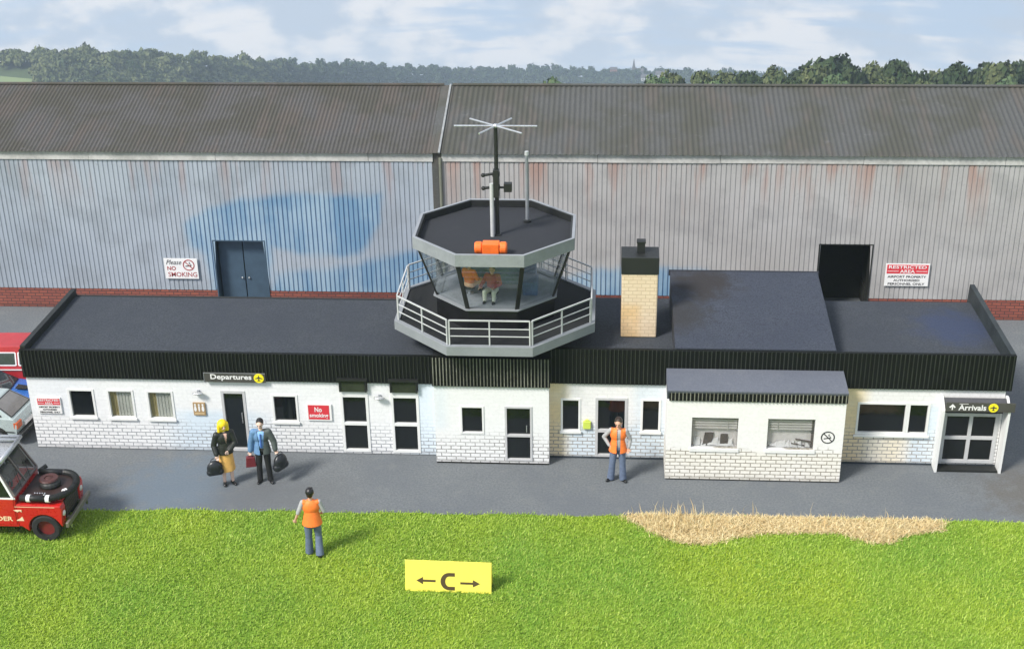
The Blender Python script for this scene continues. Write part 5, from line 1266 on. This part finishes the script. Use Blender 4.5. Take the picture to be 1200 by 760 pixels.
wood('distant_woodland', 'blue hazy wooded ridge beyond the valley', -.25, .24, 2900, -8, 40, 3.7, 40, M['leaf_dark'], 6)
mb = MB()
for k in range(12):
    t = -.475+k*.0037; D = 672+(k*.5 if k > 6 else 0); D2 = 686-k*.5; mb.v += [(t*D, D, hz(t*D, D)+.6), (t*D2, D2, hz(t*D2, D2)+.6)]
for k in range(11): mb.f.append((2*k, 2*k+2, 2*k+3, 2*k+1)); mb.m.append(0)
tag(mb.build('field', plain('pale_field', (.17,.22,.09), .9)), 'pale green field on the hillside', kind='structure')

# trees one can tell apart, on the right behind the hangar
var = [crown_arrays(100+i, 1500, 22, .085) for i in range(5)]
crown_me = {}
for mi, mk in enumerate(('leaf', 'leaf_dark', 'leaf_pale')):
    for i, (V, Q, T3, ti) in enumerate(var): crown_me[(mk, i)] = mesh_from('crown', V, Q, T3, ti, M[mk])
trunk = MB(); trunk.tube((0,0,0),(0.02,0,.55),.075,.05,9); trunk.tube((0.02,0,.5),(.25,.08,.95),.04,.015,7); trunk.tube((0.02,0,.5),(-.22,-.1,.98),.038,.015,7); trunk.tube((.02,0,.52),(.03,.12,1.15),.04,.015,7)
trunk_me = None
TR = [(650,93,22,238),(775,89,15,250),(797,85,18,262),(828,85,17,248),(858,84,18,258),(886,83,17,250),(914,80,19,262),(941,78,19,255),(980,65,32,268),(962,75,20,246),(1010,77,20,250),(985,87,17,232),(1031,77,17,262),(1056,72,21,255),(1076,83,17,240),(1097,81,19,262),(1125,76,22,250),(1151,75,20,262),(1175,73,20,250),(1198,70,22,262),(1230,72,26,252),(1040,92,18,230),(930,92,16,232),(845,95,16,230),(1090,96,15,230),(1182,92,20,232),(1262,76,26,262),(-40,70,30,300)]
TR = TR[:-1]
kinds = {650:'leaf_pale', 775:'leaf_pale', 985:'leaf_pale', 1182:'leaf_pale', 797:'leaf', 828:'leaf', 858:'leaf', 1040:'leaf', 845:'leaf_pale'}
special = {650:'lone low rounded tree standing apart left of the wood', 980:'tallest broad domed tree of the skyline wood', 985:'pale round tree in front of the tallest domed tree', 775:'thin pale tree at the left end of the skyline wood', 1182:'pale low tree in front of the wood near its right end', 1040:'low dark tree in front between the dome and the right group', 930:'low dark tree in front just left of the tallest dome', 845:'low pale tree in front of the left part of the wood', 1090:'low dark tree in front of the right group'}
ordn = ['first','second','third','fourth','fifth','sixth','seventh','eighth','ninth','tenth','eleventh','twelfth','thirteenth','fourteenth','fifteenth','sixteenth','seventeenth','eighteenth','nineteenth']
plainx = sorted([t_[0] for t_ in TR if t_[0] not in special])
rnd = random.Random(4)
for i, (px, py, hwp, D) in enumerate(TR):
    t = -.0689+(px-600)*.00062; s = .2424+(py-66)*.00060 - (px-980)*.000002; X = t*D; ztop = 18-s*D
    zb = hz(X, D)-.2; H_ = ztop-zb; r_ = hwp/1600*D*1.06
    lab = special.get(px) or 'dark green tree, %s from the left end of the skyline wood' % ordn[plainx.index(px)]
    o = thing('tree', lab, 'tree', (X, D, zb), rnd.uniform(0, 6.28), group='trees in the skyline wood behind the hangar', local=True)
    if trunk_me is None:
        tk = trunk.build('trunk', M['bark'], o); trunk_me = tk.data
    else: tk = bpy.data.objects.new('trunk', trunk_me); COL.objects.link(tk); tk.parent = o
    ch_ = min(H_*.72, r_*2.2); z0 = H_-ch_
    tk.scale = (r_*1.2, r_*1.2, (z0+ch_*.5)/1.0)
    mk = kinds.get(px, 'leaf_dark' if i % 3 else 'leaf')
    cr = bpy.data.objects.new('crown', crown_me[(mk, i % 5)]); COL.objects.link(cr); cr.parent = o
    cr.location = (0,0,z0); cr.scale = (r_, r_, ch_/1.28)
# church and houses on the far ridge, a house among the trees
def far(px, D): t = -.0689+(px-600)*.00062; X = t*D; return X, hz(X, D)
X, z = far(746, 1392); CH = thing('church', 'distant grey church with a tall thin spire on the hazy ridge', 'church', (X, 1392, z))
mb = MB(); mb.box(X-1.8,X+1.8,1390,1394,z,z+11); mb.build('tower', M['stone'], CH)
mb = MB(); mb.add([(X-1.5,1390.3,z+11),(X+1.5,1390.3,z+11),(X+1.5,1393.7,z+11),(X-1.5,1393.7,z+11),(X,1392,z+21)], [(0,1,4),(1,2,4),(2,3,4),(3,0,4),(3,2,1,0)]); mb.build('spire', M['slate'], CH)
mb = MB(); mb.box(X+1.8,X+10,1390,1395,z,z+7.5); mb.build('nave', M['stone'], CH); mb = MB(); mb.prism([(X+1.8,1389.6,z+7.5),(X+1.8,1395.4,z+7.5),(X+1.8,1392.5,z+10.2)], (8.4,0,0)); mb.build('roof', M['slate'], CH)
def house(px, D, dz, w_, wm, label, grp=None):
    X, z = far(px, D); z += dz; o = thing('house', label, 'house', (X, D, z), group=grp)
    mb = MB(); mb.box(X-w_/2, X+w_/2, D-w_*.3, D+w_*.3, z-3, z+w_*.5); wl_ = mb.build('wall', wm, o)
    mb = MB()
    for k in (-.28, .0, .28): mb.box(X+k*w_-.06*w_, X+k*w_+.06*w_, D-w_*.3-.03, D-w_*.3-.003, z+w_*.2, z+w_*.36)
    mb.build('window', M['black'], o)
    mb = MB(); mb.prism([(X-w_*.54, D-w_*.34, z+w_*.5), (X-w_*.54, D+w_*.34, z+w_*.5), (X-w_*.54, D, z+w_*.8)], (w_*1.08,0,0)); mb.build('roof', M['slate'], o)
house(760, 1380, 5.5, 9, M['house_white'], 'white house just right of the distant church spire')
house(722, 1385, 5.5, 7, M['house_pink'], 'small pinkish house just left of the distant church')
house(778, 1388, 5.0, 10, M['house_white'], 'wide white house on the ridge beside the first pale tree')
house(552, 1330, 1.5, 8, M['house_white'], 'white house in the hazy wood near the antenna star')
X_, z_ = far(963, 225); house(963, 225, (18-.2424*225-(97-66)*.0006*225)-z_-1.9, 1.7, M['house_pink'], 'pink brick house among the dark skyline trees')

# ------------------------------------------------------------------ air
mb = MB(); mb.box(-1400, 1400, -330, 1700, -560, 19.0)
hzm = bpy.data.materials.new('haze'); hzm.use_nodes = True; n = hzm.node_tree.nodes; l = hzm.node_tree.links
n.remove(n['Principled BSDF']); pv = n.new('ShaderNodeVolumePrincipled'); pv.inputs['Color'].default_value = (.72, .84, 1, 1); pv.inputs['Density'].default_value = HAZE = .00036
pv.inputs['Anisotropy'].default_value = .2
l.new(pv.outputs[0], n['Material Output'].inputs['Volume'])
hb = mb.build('haze', hzm); tag(hb, 'thin pale blue haze filling the valley air', kind='stuff')

# ------------------------------------------------------------------ light and sky
SUN = Vector((1.0, .92, -1.42)).normalized()
el = math.asin(-SUN.z); az = math.atan2(-SUN.x, -SUN.y)     # direction towards the sun
sd = bpy.data.lights.new('sun', 'SUN'); sd.energy = 2.4; sd.angle = R(14); sd.color = (1, .96, .90)
so = bpy.data.objects.new('sun', sd); COL.objects.link(so); so.rotation_euler = SUN.to_track_quat('-Z', 'Y').to_euler()
w = bpy.data.worlds.new('World'); sc.world = w; w.use_nodes = True; n = w.node_tree.nodes; l = w.node_tree.links
bg = n['Background']; sky = n.new('ShaderNodeTexSky'); sky.sky_type = 'NISHITA'; sky.sun_disc = False; sky.sun_elevation = el; sky.sun_rotation = az
bg.inputs[1].default_value = .15; l.new(sky.outputs[0], bg.inputs[0])
tc = n.new('ShaderNodeTexCoord').outputs['Generated']; s = sepxyz(n, l, tc)
# cloud layer: the overcast reaches below the eye line because the land falls away
zz = math_n(n, l, 'ADD', s[2], .34)
cv = n.new('ShaderNodeCombineXYZ'); l.new(math_n(n, l, 'DIVIDE', s[0], zz), cv.inputs[0]); l.new(math_n(n, l, 'DIVIDE', s[1], zz), cv.inputs[1]); 
c1 = noise(n, l, cv.outputs[0], 1.15, 7, .56, (1., 1.25, 1)); 
c2 = noise(n, l, tc, 9, 7, .56, (1, 1, 1.9))
f = math_n(n, l, 'ADD', math_n(n, l, 'MULTIPLY', c1, .55), math_n(n, l, 'MULTIPLY', c2, .45))
cloudf = ramp(n, l, f, .40, .53)
c3 = noise(n, l, tc, 15, 6, .55, (1, 1, 1.8))
cl = mixc(n, l, ramp(n, l, c3, .42, .57), (.55, .625, .73), (.95, .92, .90))
skyc = mixc(n, l, cloudf, (.52, .64, .80), cl)
# lower edge a bit paler towards the ridge
skyc = mixc(n, l, ramp(n, l, s[2], -.26, -.20, .45, 0), skyc, (.70, .79, .90))
bg2 = n.new('ShaderNodeBackground'); l.new(skyc, bg2.inputs[0]); bg2.inputs[1].default_value = .50
mx = n.new('ShaderNodeMixShader'); l.new(ramp(n, l, s[2], -.05, .30, 1., .80), mx.inputs[0]); l.new(bg.outputs[0], mx.inputs[1]); l.new(bg2.outputs[0], mx.inputs[2]); l.new(mx.outputs[0], n['World Output'].inputs[0])

sc.view_settings.view_transform = 'Standard'; sc.view_settings.look = 'None'; sc.view_settings.gamma = 1; sc.view_settings.exposure = 1.08
sc.cycles.use_denoising = True
sc.cycles.max_bounces = 6; sc.cycles.volume_bounces = 1; sc.cycles.transparent_max_bounces = 16
sc.cycles.caustics_reflective = False; sc.cycles.caustics_refractive = False
